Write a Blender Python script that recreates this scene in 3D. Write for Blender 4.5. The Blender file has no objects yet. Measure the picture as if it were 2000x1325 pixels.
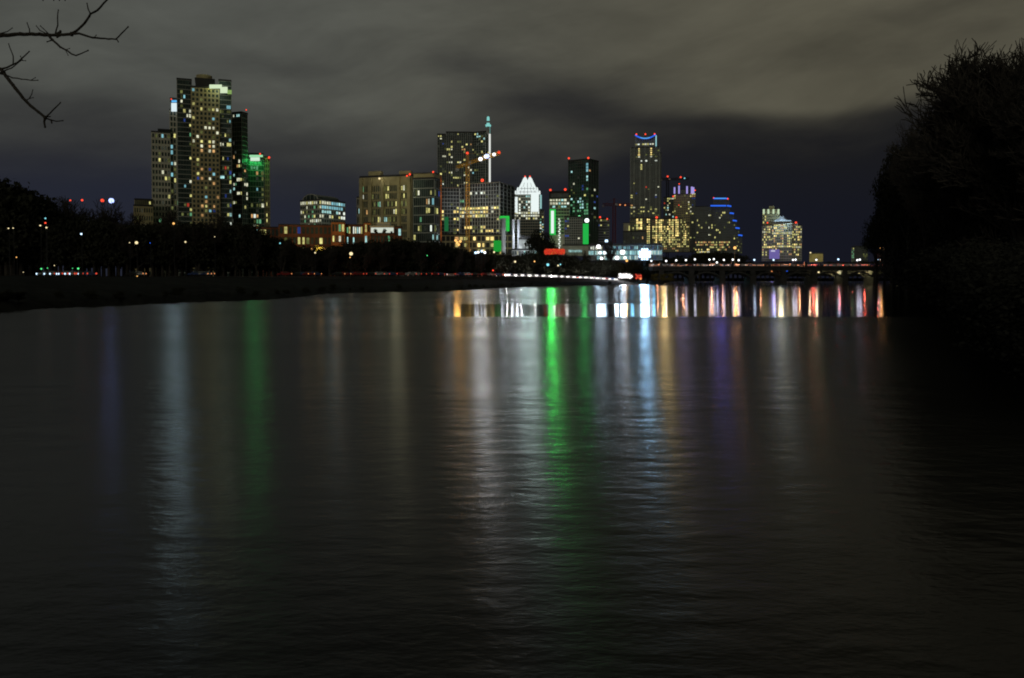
import bpy, bmesh, math, random
from mathutils import Vector, Matrix
from bpy_extras.object_utils import world_to_camera_view
rad = math.radians
SC = bpy.context.scene
COL = SC.collection

# ------------------------------------------------------------------ camera
F = 1555.0          # focal length in photo pixels (photo is 2000 x 1325)
HOR = 545.0         # horizon row
CAMZ = 3.0
PITCH = rad(1.3)    # camera tilted slightly down
CY = HOR + math.tan(PITCH) * F
cam = bpy.data.cameras.new('camera'); camo = bpy.data.objects.new('camera', cam)
COL.objects.link(camo); SC.camera = camo
camo.location = (0, 0, CAMZ); camo.rotation_euler = (rad(90) - PITCH, 0, 0)
cam.sensor_width = 36; cam.lens = 36 * F / 2000
cam.shift_y = (CY - 662.5) / 2000
cam.clip_start = 0.1; cam.clip_end = 20000

# ------------------------------------------------------------------ sky (night clouds lit by the city)
world = bpy.data.worlds.new("World"); SC.world = world; world.use_nodes = True
NT = world.node_tree; NT.nodes.clear()
class G:
    """tiny helper to write node maths"""
    def __init__(s, nt): s.nt = nt
    def n(s, t, **k):
        x = s.nt.nodes.new(t)
        for a, b in k.items(): setattr(x, a, b)
        return x
    def put(s, sock, v):
        if isinstance(v, bpy.types.NodeSocket): s.nt.links.new(v, sock)
        elif v is not None: sock.default_value = v
    def m(s, op, a, b=None, c=None, clamp=False):
        x = s.n('ShaderNodeMath', operation=op, use_clamp=clamp)
        s.put(x.inputs[0], a); s.put(x.inputs[1], b)
        if c is not None: s.put(x.inputs[2], c)
        return x.outputs[0]
    def ss(s, v, lo, hi, a=0.0, b=1.0):
        x = s.n('ShaderNodeMapRange', interpolation_type='SMOOTHSTEP')
        s.put(x.inputs[0], v)
        for i, q in enumerate((lo, hi, a, b)): s.put(x.inputs[i + 1], q)
        return x.outputs[0]
    def mix(s, f, a, b, blend='MIX'):
        x = s.n('ShaderNodeMix', data_type='RGBA', blend_type=blend)
        s.put(x.inputs[0], f); s.put(x.inputs[6], a); s.put(x.inputs[7], b)
        return x.outputs[2]
    def noise(s, vec, scale, detail=3, rough=0.5, w=None):
        x = s.n('ShaderNodeTexNoise')
        if w is not None:
            x.noise_dimensions = '4D'; x.inputs['W'].default_value = w
        s.put(x.inputs['Vector'], vec); x.inputs['Scale'].default_value = scale
        x.inputs['Detail'].default_value = detail; x.inputs['Roughness'].default_value = rough
        return x.outputs['Fac']
    def comb(s, x, y, z):
        c = s.n('ShaderNodeCombineXYZ'); s.put(c.inputs[0], x); s.put(c.inputs[1], y); s.put(c.inputs[2], z)
        return c.outputs[0]
g = G(NT)
tc = g.n('ShaderNodeTexCoord'); sep = g.n('ShaderNodeSeparateXYZ'); NT.links.new(tc.outputs['Generated'], sep.inputs[0])
dx, dy, dz = sep.outputs
hyp = g.m('SQRT', g.m('ADD', g.m('MULTIPLY', dx, dx), g.m('MULTIPLY', dy, dy)))
el = g.m('DIVIDE', dz, g.m('MAXIMUM', hyp, 0.02))            # tangent of elevation
az = g.m('ARCTAN2', dx, dy)                                  # 0 = straight ahead, + = to the right
# cloud deck coordinates: azimuth / elevation, stretched sideways, with a little warp
warp = g.noise(g.comb(g.m('MULTIPLY', az, 3.0), g.m('MULTIPLY', el, 8.0), 0.0), 1.0, 2, 0.5, 3.3)
el2 = g.m('ADD', el, g.m('MULTIPLY', g.m('SUBTRACT', warp, 0.5), 0.10))
cv = g.comb(g.m('MULTIPLY', az, 1.9), g.m('MULTIPLY', el2, 7.5), 0.0)
n1 = g.noise(cv, 1.0, 5, 0.42, 7.1)
n2 = g.noise(g.comb(g.m('MULTIPLY', az, 5.5), g.m('MULTIPLY', el2, 16.0), 0.0), 1.0, 4, 0.55, 1.7)
def blob(a0, e0, ra, re, amp):
    """a broad soft cloud mass (or gap) at azimuth a0, elevation e0"""
    u = g.m('DIVIDE', g.m('SUBTRACT', az, a0), ra); v = g.m('DIVIDE', g.m('SUBTRACT', el2, e0), re)
    r2 = g.m('ADD', g.m('MULTIPLY', u, u), g.m('MULTIPLY', v, v))
    return g.m('MULTIPLY', g.m('EXPONENT', g.m('MULTIPLY', r2, -1.0)), amp)
c = g.ss(el2, 0.05, 0.31)
n3 = g.noise(g.comb(g.m('MULTIPLY', az, 4.0), g.m('MULTIPLY_ADD', el2, 15.0, g.m('MULTIPLY', az, -3.5)), 0.0), 1.0, 5, 0.6, 5.1)
c = g.m('ADD', c, g.m('MULTIPLY', g.m('SUBTRACT', n1, 0.5), 0.85))
c = g.m('ADD', c, g.m('MULTIPLY', g.m('SUBTRACT', n2, 0.5), 0.62))
c = g.m('ADD', c, g.m('MULTIPLY', g.m('SUBTRACT', n3, 0.5), 0.42))
c = g.m('ADD', c, g.m('MULTIPLY', g.ss(az, 0.05, 0.22), g.ss(g.m('MULTIPLY_ADD', el2, 0.35, g.m('MULTIPLY', el, 0.65)), 0.188, 0.212, -0.38, 0.16)))
for b in ((0.34, 0.222, 0.16, 0.022, 0.42), (0.07, 0.215, 0.13, 0.030, -0.42), (-0.15, 0.225, 0.07, 0.050, 0.40), (-0.06, 0.262, 0.08, 0.022, -0.40),
          (-0.40, 0.17, 0.14, 0.035, -0.10), (-0.42, 0.225, 0.30, 0.04, 0.16), (0.46, 0.305, 0.10, 0.035, -0.40), (-0.45, 0.30, 0.20, 0.07, 0.25), (0.17, 0.30, 0.16, 0.04, 0.25), (-0.27, 0.265, 0.09, 0.02, -0.25)):
    c = g.m('ADD', c, blob(*b))
cl = g.ss(c, 0.0, 1.25)
side = g.ss(az, -0.45, 0.45)
shade = g.m('MULTIPLY_ADD', n3, 0.75, g.m('MULTIPLY_ADD', n2, 0.75, 0.24))
navy = g.mix(side, (0.0165, 0.0190, 0.0310, 1), (0.0074, 0.0082, 0.0140, 1))
grey = g.mix(side, (0.0235, 0.0240, 0.0262, 1), (0.0098, 0.0100, 0.0118, 1))
navy = g.mix(g.ss(el2, 0.06, 0.17), navy, grey)
olive = g.mix(side, (0.082, 0.086, 0.076, 1), (0.086, 0.080, 0.057, 1))
skyc = g.mix(cl, navy, olive)
lift = g.ss(el, 0.70, 2.2, 1.0, 3.0)                         # overhead sky out of view, brightened to add ambient light
below = g.ss(el, -0.12, 0.0, 0.25, 1.0)
lp = g.m('MULTIPLY', g.m('MULTIPLY', g.m('MULTIPLY', lift, g.ss(el, 0.35, 0.50, 1.0, 0.42)), below), g.m('ADD', g.m('MULTIPLY', shade, cl), g.m('SUBTRACT', 1.0, cl)))
bg = g.n('ShaderNodeBackground'); NT.links.new(skyc, bg.inputs[0]); NT.links.new(lp, bg.inputs[1])
wo = g.n('ShaderNodeOutputWorld'); NT.links.new(bg.outputs[0], wo.inputs[0])

# ------------------------------------------------------------------ weak city glow from behind the camera
sl = bpy.data.lights.new('city_glow', 'SUN'); sl.energy = 0.26; sl.angle = rad(25); sl.color = (1.0, 0.93, 0.72)
so = bpy.data.objects.new('city_glow', sl); COL.objects.link(so)
so.rotation_euler = Vector((0.25, 1.0, -0.22)).to_track_quat('-Z', 'Y').to_euler()

SC.view_settings.view_transform = 'Standard'; SC.view_settings.look = 'None'
SC.view_settings.exposure = 0.0; SC.view_settings.gamma = 1.0
cy_ = SC.cycles
cy_.use_denoising = True
cy_.max_bounces = 6; cy_.diffuse_bounces = 2; cy_.glossy_bounces = 3; cy_.transmission_bounces = 2
cy_.sample_clamp_indirect = 4.0; cy_.caustics_reflective = False; cy_.caustics_refractive = False
cy_.use_light_tree = True; cy_.filter_width = 1.9

# ------------------------------------------------------------------ pixel <-> world helpers (photo measurements)
sp_, cp_ = math.sin(PITCH), math.cos(PITCH)
def ray(px, py):
    x = (px - 1000) / F; y = (CY - py) / F
    return Vector((x, cp_ + y * sp_, -sp_ + y * cp_))
def at(px, py, Y):
    r = ray(px, py); return Vector((0, 0, CAMZ)) + r * (Y / r.y)
def project(p):
    q = Vector(p) - Vector((0, 0, CAMZ))
    zc = q.y * cp_ - q.z * sp_; yc = q.y * sp_ + q.z * cp_
    return 1000 + F * q.x / zc, CY - F * yc / zc
def zat(py, Y, px=1000): return at(px, py, Y).z
def onwater(px, py):
    r = ray(px, py); t = -CAMZ / r.z
    return Vector((0, 0, CAMZ)) + r * t
def interp(tab, x):
    if x <= tab[0][0]: return tab[0][1]
    for (a, b), (c_, d) in zip(tab, tab[1:]):
        if x <= c_: return b + (d - b) * (x - a) / (c_ - a)
    return tab[-1][1]

# ------------------------------------------------------------------ materials
MATS = {}
def mat(name, col, rough=0.8, spec=0.3, metal=0.0, var=0.0, vscale=0.3, bump=0.0):
    if name in MATS: return MATS[name]
    m = bpy.data.materials.new(name); m.use_nodes = True
    h = G(m.node_tree); b = m.node_tree.nodes['Principled BSDF']
    b.inputs['Roughness'].default_value = rough; b.inputs['Metallic'].default_value = metal
    b.inputs['Specular IOR Level'].default_value = spec
    c4 = tuple(col) + (1,)
    if var > 0:
        gp = h.n('ShaderNodeNewGeometry')
        nz = h.noise(gp.outputs['Position'], vscale, 5, 0.6)
        f = h.ss(nz, 0.3, 0.7)
        lo = tuple(x * (1 - var) for x in col) + (1,); hi = tuple(min(1, x * (1 + var)) for x in col) + (1,)
        m.node_tree.links.new(h.mix(f, lo, hi), b.inputs['Base Color'])
        if bump > 0:
            bp = h.n('ShaderNodeBump'); bp.inputs['Strength'].default_value = bump
            m.node_tree.links.new(h.noise(gp.outputs['Position'], vscale * 8, 3, 0.6), bp.inputs['Height'])
            m.node_tree.links.new(bp.outputs[0], b.inputs['Normal'])
    else: b.inputs['Base Color'].default_value = c4
    MATS[name] = m; return m
def emis(name, col, s, vary=0.0, sample=False, mottled=False):
    if name in MATS: return MATS[name]
    m = bpy.data.materials.new(name); m.use_nodes = True
    t = m.node_tree; h = G(t); t.nodes.clear()
    e = h.n('ShaderNodeEmission'); e.inputs[0].default_value = tuple(col) + (1,); e.inputs[1].default_value = s
    f = None
    if vary > 0:
        oi = h.n('ShaderNodeObjectInfo')
        f = h.m('MULTIPLY_ADD', oi.outputs['Random'], -vary * s, s)
    if mottled:    # furniture, blinds and ceiling lamps seen through the glass
        gp = h.n('ShaderNodeNewGeometry')
        nz = h.ss(h.noise(gp.outputs['Position'], 0.55, 3, 0.7), 0.35, 0.62, 0.55, 1.15)
        f = h.m('MULTIPLY', nz, f if f is not None else s)
    if f is not None: t.links.new(f, e.inputs[1])
    o = h.n('ShaderNodeOutputMaterial'); t.links.new(e.outputs[0], o.inputs[0])
    m.cycles.emission_sampling = 'FRONT_BACK' if sample else 'NONE'
    MATS[name] = m; return m

TAN = mat('tan_stone', (0.42, 0.365, 0.20), var=0.15)
PALE = mat('pale_precast', (0.52, 0.50, 0.40), var=0.12)
DCONC = mat('darkened_concrete', (0.035, 0.035, 0.034), var=0.3)  # bridge concrete darkened in its colour to stand for the unlit spans
GREY = mat('grey_concrete', (0.36, 0.37, 0.36), var=0.2)
LINE = mat('slab_edge', (0.40, 0.43, 0.39), var=0.1)
DLINE = mat('dark_mullion', (0.12, 0.13, 0.13))
GLASS = mat('dark_glass', (0.045, 0.070, 0.064), rough=0.30, spec=0.25, var=0.5, vscale=0.12)
GGLASS = mat('green_glass', (0.03, 0.09, 0.06), rough=0.25, spec=0.5)
DARK = mat('dark_metal', (0.03, 0.03, 0.032), rough=0.6)
BRICK = mat('orange_brick', (0.40, 0.155, 0.055), var=0.25)
DBRICK = mat('dark_brick', (0.17, 0.065, 0.035), var=0.25)
WHITE = mat('white_metal', (0.6, 0.6, 0.58), rough=0.5)
BARK = mat('bark', (0.045, 0.040, 0.034), rough=0.95, var=0.3, vscale=2.0)
LEAF = mat('foliage', (0.036, 0.038, 0.028), rough=1.0, spec=0.0, var=0.2, vscale=0.5)
GLEAF = mat('lamplit_foliage', (0.12, 0.10, 0.03), rough=0.9, spec=0.1, var=0.4, vscale=0.5)  # leaf colour with golden lamplight put into it
YEL = mat('crane_yellow', (0.75, 0.42, 0.06), rough=0.5)
ORG = mat('hoist_orange', (0.62, 0.22, 0.05), rough=0.6)
CRED = mat('crane_red', (0.22, 0.045, 0.03), rough=0.6)
ASPH = mat('asphalt', (0.05, 0.05, 0.052), var=0.2)
SIL = mat('silver_steel', (0.50, 0.52, 0.56), rough=0.45, var=0.1)
TYRE = mat('tyre_rubber', (0.02, 0.02, 0.02))
PAINTS = [mat('paint_' + n, c_, rough=0.35, spec=0.5) for n, c_ in
          (('white', (.6, .6, .6)), ('black', (.03, .03, .03)), ('silver', (.4, .41, .42)), ('red', (.3, .03, .03)), ('blue', (.04, .07, .2)))]

WC = {  # lit windows: colour of the room behind the glass
    'y': emis('window_yellow', (0.92, 0.86, 0.30), 0.95, 0.45, mottled=True), 'w': emis('window_white', (0.86, 0.86, 0.62), 1.0, 0.35, mottled=True),
    'c': emis('window_cyan', (0.34, 0.80, 0.92), 0.75, 0.5), 'b': emis('window_blue', (0.08, 0.16, 0.70), 0.36, 0.5),
    'g': emis('window_green', (0.25, 0.75, 0.38), 0.5, 0.4), 'r': emis('window_red', (0.85, 0.09, 0.05), 0.55, 0.3),
    'o': emis('window_orange', (0.95, 0.52, 0.20), 0.8, 0.5, mottled=True), 'k': emis('window_dim', (0.56, 0.62, 0.20), 0.30, 0.7, mottled=True),
    'h': emis('window_hot', (1.0, 0.76, 0.26), 1.9, 0.7), 'q': emis('window_cool', (0.50, 0.92, 0.90), 1.0, 0.4, mottled=True),
    'W': emis('window_bright', (0.92, 1.0, 0.88), 1.1, 0.3), 'd': emis('window_faint', (0.30, 0.34, 0.26), 0.12, 0.8, mottled=True),
}
E_RED = emis('beacon_red', (1.0, 0.07, 0.03), 1.6, sample=True)
E_WHITE = emis('lamp_white', (0.95, 0.98, 1.0), 2.2, sample=True)
E_COOL = emis('lamp_cool', (0.55, 0.78, 1.0), 2.2, sample=True)
E_BLUEW = emis('lamp_blue_white', (0.38, 0.48, 1.0), 2.4, sample=True)
E_SOD = emis('lamp_sodium', (1.0, 0.50, 0.14), 1.6, sample=True)
E_WARM = emis('lamp_warm', (1.0, 0.82, 0.45), 1.2, sample=True)
E_CYAN = emis('lamp_cyan', (0.25, 0.75, 0.85), 1.2, sample=True)
E_GREEN = emis('lamp_green', (0.10, 0.9, 0.25), 1.5, sample=True)
E_HEAD = emis('headlight_glow', (1.0, 0.93, 0.90), 1.6, sample=True)
E_TAIL = emis('tail_light_glow', (1.0, 0.10, 0.05), 0.85)
E_AMB = emis('amber_glow', (1.0, 0.36, 0.12), 1.1, sample=True)
E_BLUE = emis('neon_blue', (0.03, 0.16, 1.0), 0.95, sample=True)
E_LBLUE = emis('neon_light_blue', (0.12, 0.52, 1.0), 0.9, sample=True)
E_PURP = emis('neon_purple', (0.50, 0.42, 1.0), 0.75, sample=True)
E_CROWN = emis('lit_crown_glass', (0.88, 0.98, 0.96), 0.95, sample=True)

# ------------------------------------------------------------------ mesh builder and scene-graph helpers
class MB:
    def __init__(s): s.v = []; s.f = []; s.mi = []
    def box(s, o, a, b, c_, mi=0):
        """box with corner o and edge vectors a, b, c"""
        o, a, b, c_ = map(Vector, (o, a, b, c_)); n = len(s.v)
        for k in range(8): s.v.append(o + a * (k & 1) + b * ((k >> 1) & 1) + c_ * ((k >> 2) & 1))
        fs = [(0, 2, 3, 1), (4, 5, 7, 6), (0, 1, 5, 4), (2, 6, 7, 3), (0, 4, 6, 2), (1, 3, 7, 5)]
        if a.cross(b).dot(c_) < 0: fs = [tuple(reversed(q)) for q in fs]
        s.f += [tuple(n + i for i in q) for q in fs]; s.mi += [mi] * 6
        return s
    def cbox(s, cx, cy, z0, wx, wy, h, mi=0):
        return s.box((cx - wx / 2, cy - wy / 2, z0), (wx, 0, 0), (0, wy, 0), (0, 0, h), mi)
    def tube(s, p, q, r0, r1, n=6, mi=0, cap=True):
        p, q = Vector(p), Vector(q); d = q - p
        if d.length < 1e-6: return s
        d.normalize(); u = d.cross(Vector((0, 0, 1)) if abs(d.z) < 0.9 else Vector((1, 0, 0))).normalized(); w = d.cross(u)
        b0 = len(s.v)
        for c0, r in ((p, r0), (q, r1)):
            for k in range(n):
                a = 2 * math.pi * k / n; s.v.append(c0 + (u * math.cos(a) + w * math.sin(a)) * r)
        for k in range(n):
            s.f.append((b0 + k, b0 + (k + 1) % n, b0 + n + (k + 1) % n, b0 + n + k)); s.mi.append(mi)
        if cap:
            s.f.append(tuple(b0 + n + k for k in range(n))); s.mi.append(mi)
            s.f.append(tuple(b0 + n - 1 - k for k in range(n))); s.mi.append(mi)
        return s
    def rings(s, rings, closed=True, mi=0):
        """loft through rings of equal length"""
        b0 = len(s.v); n = len(rings[0])
        for r in rings: s.v += [Vector(p) for p in r]
        for i in range(len(rings) - 1):
            for k in range(n):
                s.f.append((b0 + i * n + k, b0 + i * n + (k + 1) % n, b0 + (i + 1) * n + (k + 1) % n, b0 + (i + 1) * n + k)); s.mi.append(mi)
        if closed:
            s.f.append(tuple(b0 + n - 1 - k for k in range(n))); s.mi.append(mi)
            s.f.append(tuple(b0 + (len(rings) - 1) * n + k for k in range(n))); s.mi.append(mi)
        return s
    def ball(s, c0, r, n=8, m=5, mi=0, sz=1.0):
        c0 = Vector(c0); rr = []
        for i in range(1, m):
            t = math.pi * i / m
            rr.append([c0 + Vector((math.cos(2 * math.pi * k / n) * math.sin(t) * r, math.sin(2 * math.pi * k / n) * math.sin(t) * r, -math.cos(t) * r * sz)) for k in range(n)])
        return s.rings(rr, True, mi)
    def quad(s, a, b, c_, d, mi=0):
        n = len(s.v); s.v += [Vector(a), Vector(b), Vector(c_), Vector(d)]; s.f.append((n, n + 1, n + 2, n + 3)); s.mi.append(mi)
    def mesh(s, name, mats, off=None, smooth=False):
        me = bpy.data.meshes.new(name)
        off = Vector(off) if off is not None else Vector((0, 0, 0))
        me.from_pydata([tuple(v - off) for v in s.v], [], s.f)
        if not isinstance(mats, (list, tuple)): mats = [mats]
        for m in mats: me.materials.append(m)
        if len(mats) > 1: me.polygons.foreach_set('material_index', s.mi)
        if smooth: me.polygons.foreach_set('use_smooth', [True] * len(me.polygons))
        me.update(); return me
    def build(s, name, mats, parent=None, smooth=False, kind=None):
        """vertices are in world coordinates; the object sits at its parent's origin"""
        if not s.v: return None
        w = wloc(parent) if parent else Vector((0, 0, 0))
        o = bpy.data.objects.new(name, s.mesh(name, mats, w, smooth)); COL.objects.link(o)
        if parent: o.parent = parent
        if kind: o['kind'] = kind
        return o
def wloc(o):
    v = Vector((0, 0, 0))
    while o is not None: v += Vector(o.location); o = o.parent
    return v
def tag(o, label=None, cat=None, group=None, kind=None):
    if label: o['label'] = label
    if cat: o['category'] = cat
    if group: o['group'] = group
    if kind: o['kind'] = kind
    return o
def thing(name, label, cat, loc, group=None):
    o = bpy.data.objects.new(name, None); COL.objects.link(o); o.location = loc; o.empty_display_size = 0.5
    return tag(o, label, cat, group)
def lamp(parent, p, col, power, radius=0.5, name='lamp_or_added_light', spot=None, aim=None, spec=1.0, diff=1.0):
    l = bpy.data.lights.new(name, 'SPOT' if spot else 'POINT'); l.energy = power; l.color = col; l.shadow_soft_size = radius
    l.specular_factor = spec; l.diffuse_factor = diff
    if spot: l.spot_size = rad(spot); l.spot_blend = 0.6  # spots are unseen extra lamps aimed at the lake to strengthen its streaks
    o = bpy.data.objects.new(name, l); COL.objects.link(o); o.location = Vector(p) - wloc(parent); o.parent = parent
    if spot:
        d = Vector(aim if aim else (0, 25, 0)) - Vector(p); o.rotation_euler = d.to_track_quat('-Z', 'Y').to_euler()
    return o

_pane = MB().box((-.5, -.5, -.5), (1, 0, 0), (0, 1, 0), (0, 0, 1))
PANES = {k: _pane.mesh('lit_window', m) for k, m in WC.items()}
_bc = MB().tube((0, 0, 0), (0, 0, 0.9), 0.10, 0.10, 5)
_bc.ball((0, 0, 1.6), 0.75, 8, 6)
BEACON = MB().ball((0, 0, 0), 1.0, 8, 6).mesh('beacon', E_RED, smooth=True)
def beacon(root, px, py, Y, r=1.6):
    r = r / F * Y; p = at(px, py, Y)
    s = MB().tube(p - Vector((0, 0, 3.2 * r)), p, 0.12, 0.12, 4); st = s.build('beacon_stem', DARK, root)
    o = bpy.data.objects.new('beacon', BEACON); COL.objects.link(o); o.parent = root; o.location = p - wloc(root); o.scale = (r, r, r)

# ------------------------------------------------------------------ buildings
class Face:
    def __init__(s, o, u, w, n, z0, z1, nb, nf): s.o, s.u, s.w, s.n, s.z0, s.z1, s.nb, s.nf = o, u, w, n, z0, z1, max(1, nb), max(1, nf)
    def cell(s, i, j):
        p = s.o + s.u * (s.w * (i + .5) / s.nb); p.z = s.z0 + (s.z1 - s.z0) * (j + .5) / s.nf
        return p
YREF = 440
def crossing(C, a, px):
    r = ray(px, YREF); k = r.x / r.y
    return (k * C.y - C.x) / (a.x - k * a.y)
class Building:
    def __init__(s, name, label, px, Y, gz=4.0, cat='building', group=None):
        p = at(px, 500, Y); p.z = gz
        s.gz = gz; s.root = thing(name, label, cat, p, group); s.Y = Y
        s.faces = []; s.used = set(); s.nwin = 0; s.extra = {}
        s.rng = random.Random(int(px * 7 + Y))
    def block(s, xl, xm, xr, yt, nb, nf, nbR=0, yb=None, Y=None, phi=0, depth=22, wall=PALE, glass=GLASS, pier=0.3, band=0.35,
              proud=0.35, roof=DARK, parapet=1.2, name='wall', topband=0.0, slabs=False):
        Y = Y or s.Y
        C = at(xm, YREF, Y); z1 = zat(yt, Y, xm); z0 = s.gz if yb is None else zat(yb, Y, xm); C.z = z0
        d = Vector((C.x, C.y, 0)).normalized(); r = Vector((d.y, -d.x, 0)); f = rad(phi)
        a = -r * math.cos(f) + d * math.sin(f); b = r * math.sin(f) + d * math.cos(f)
        wa = crossing(C, a, xl)
        wb = crossing(C, b, xr) if xr is not None and phi > 0 else depth
        H = Vector((0, 0, z1 - z0))
        core = MB().box(C + a * .02 + b * .02, a * (wa - .04), b * (wb - .04), H); core.build('glazing', glass, s.root)
        na, nbk = -b, -a
        nbR = nbR or max(2, int(nb * wb / wa))
        fs = [Face(C + a * wa, -a, wa, na, z0, z1, nb, nf), Face(C.copy(), b, wb, nbk, z0, z1, nbR, nf),
              Face(C + a * wa + b * wb, -b, wb, a, z0, z1, nbR, nf), Face(C + b * wb, a, wa, b, z0, z1, nb, nf)]
        w = MB(); hf = (z1 - z0) / nf
        for F_ in fs:
            bw = F_.w / F_.nb
            if pier > 0:
                for i in range(F_.nb + 1):
                    pw = bw * pier; c0 = bw * i - pw / 2
                    lo = max(c0, 0.0) if i else 0.0; hi = min(c0 + pw, F_.w)
                    w.box(F_.o + F_.u * lo, F_.u * (hi - lo), F_.n * proud, H)
            if band > 0:
                for j in range(nf + 1):
                    bh = hf * band; zz = j * hf - bh / 2
                    lo = max(zz, 0.01); hi = min(zz + bh, z1 - z0 - .01)
                    if hi > lo: w.box(F_.o + F_.u * .01 + Vector((0, 0, lo)), F_.u * (F_.w - .02), F_.n * (proud - .06 if not slabs else proud + .5), Vector((0, 0, hi - lo)))
            if topband > 0:
                w.box(F_.o + Vector((0, 0, (z1 - z0) - topband)), F_.u * F_.w, F_.n * (proud + .05), Vector((0, 0, topband + .02)))
        if w.v: w.build(name, wall, s.root)
        MB().box(C + Vector((0, 0, z1 - z0)) - a * .4 - b * .4, a * (wa + .8), b * (wb + .8), Vector((0, 0, parapet))).build('parapet', roof, s.root)
        s.faces += fs[:2]; s.last = (C, a, b, wa, wb, z0, z1)
        return fs
    def pane(s, Fc, i, j, col, pier=.3, band=.35, span=1, fill=None):
        key = (id(Fc), i, j)
        if key in s.used: return
        s.used.add(key)
        p = Fc.cell(i, j) + Fc.n * 0.1
        if span > 1: p = p + Fc.u * (Fc.w / Fc.nb * (span - 1) / 2)
        ang = math.atan2(Fc.u.y, Fc.u.x)
        fw, fh = fill or (0.72, 0.68)
        sw = Fc.w / Fc.nb * (span - 1 + fw); sh = (Fc.z1 - Fc.z0) / Fc.nf * fh
        if s.nwin < 96:
            o = bpy.data.objects.new('lit_window', PANES[col]); COL.objects.link(o); o.parent = s.root
            o.location = p - s.root.location; o.rotation_euler = (0, 0, ang); o.scale = (sw, 0.14, sh)
        else:
            m = s.extra.setdefault(col, MB())
            m.box(p - Fc.u * sw / 2 - Fc.n * .07 - Vector((0, 0, sh / 2)), Fc.u * sw, Fc.n * .14, Vector((0, 0, sh)))
        s.nwin += 1
    def spots(s, faces, lst, fill=None):
        for q in lst:
            px, py, col = q[0], q[1], q[2]; span = q[3] if len(q) > 3 else 1
            best = None
            for Fc in faces:
                for i in range(Fc.nb):
                    pc = Fc.cell(i, 0); x0, _ = project(pc)
                    if abs(x0 - px) > 9: continue
                    for j in range(Fc.nf):
                        xx, yy = project(Fc.cell(i, j)); dd = (xx - px) ** 2 + (yy - py) ** 2
                        if best is None or dd < best[0]: best = (dd, Fc, i, j)
            if best and best[0] < 200:
                _, Fc, i, j = best
                if i + span > Fc.nb: span = Fc.nb - i
                s.pane(Fc, i, j, col, span=span, fill=fill or (s.rng.uniform(.45, .85), s.rng.uniform(.5, .72)))
    def region(s, faces, x0, y0, x1, y1, prob, pal, fill=None, rowrun=0.0):
        for Fc in faces:
            for j in range(Fc.nf):
                on = False
                for i in range(Fc.nb):
                    xx, yy = project(Fc.cell(i, j))
                    if x0 <= xx <= x1 and y0 <= yy <= y1:
                        p = prob if not rowrun else (prob + rowrun if on else prob * (1 - rowrun))
                        on = s.rng.random() < p
                        if on: s.pane(Fc, i, j, s.rng.choice(pal), fill=fill or (s.rng.uniform(.5, .95), s.rng.uniform(.45, .76)))
    def done(s):
        if s.extra:
            v = MB(); ms = []
            for k, m in s.extra.items():
                off = len(v.v); v.v += m.v; v.f += [tuple(i + off for i in f) for f in m.f]; v.mi += [len(ms)] * len(m.f); ms.append(WC[k])
            v.build('lit_windows', ms, s.root, kind='stuff')
    def panel(s, x0, x1, y0, y1, Y, m, name, thick=0.5):
        """flat lit panel or slab facing the viewer at depth Y"""
        p = at(x0, y1, Y); q = at(x1, y1, Y); h = zat(y0, Y, x0) - p.z
        d = q - p; d.z = 0; n = Vector((d.y, -d.x, 0)).normalized()
        return MB().box(p, d, -n * thick, Vector((0, 0, h))).build(name, m, s.root)

# ------------------------------------------------------------------ ground and water
SHORE = [(-1500, 640), (-600, 620), (0, 611), (100, 603), (300, 594), (420, 590), (560, 583), (640, 574), (760, 571), (870, 569), (960, 564), (1040, 560),
         (1100, 558), (1200, 557), (1285, 555), (1320, 549.5), (1400, 549), (1500, 549), (1740, 549), (1775, 556), (1830, 575), (1880, 600), (1950, 640), (2050, 700), (2200, 800), (2600, 1100)]
def shoreY(px): return CAMZ * F / (interp(SHORE, px) - HOR)
def road_z(Y): return 4.0
def ground():
    pxs = [-1500, -1100, -700, -400, -200] + list(range(-100, 2101, 7)) + [2150, 2200, 2300, 2400, 2600, 3200]
    prof = [(-0.30, -3.0), (-0.06, -0.8), (0.0, 0.02), (0.03, 0.6), (0.12, 1.5), (0.35, 2.6), (0.9, 3.3), (1.6, 3.8), (4, 4.0)]
    rnd = random.Random(5)
    v = []; f = []; cols = len(prof) + 4
    for px in pxs:
        s0 = shoreY(px); k = (px - 1000) / F
        jit = rnd.uniform(-.012, .012) + .01 * math.sin(px * .021) + .006 * math.sin(px * .093)
        for i, (t, z) in enumerate(prof):
            Y = s0 + min(s0, 180) * (t + (jit if i in (2, 3, 4) else 0))
            v.append((k * Y, Y, z + rnd.uniform(-.1, .1) * (i > 3)))
        for Y, z in ((1100, 4.0), (1800, 4.0), (4000, 3.2), (12000, 3.0)): v.append((k * Y, Y, z))
    for i in range(len(pxs) - 1):
        for j in range(cols - 1):
            a = i * cols + j; f.append((a, a + cols, a + cols + 1, a + 1))
    m = MB(); m.v = [Vector(q) for q in v]; m.f = f; m.mi = [0] * len(f)
    return m
GRASS = mat('bank_grass', (0.016, 0.017, 0.015), rough=1.0, spec=0.05, var=0.45, vscale=0.25)
tag(ground().build('ground', GRASS, smooth=True), kind='structure')
lb = MB(); lb.box((-9000, -3000, -6), (18000, 0, 0), (0, 15000, 0), (0, 0, 2.5)); tag(lb.build('lake_bed', mat('lake_mud', (0.02, 0.02, 0.015))), kind='structure')

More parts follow.
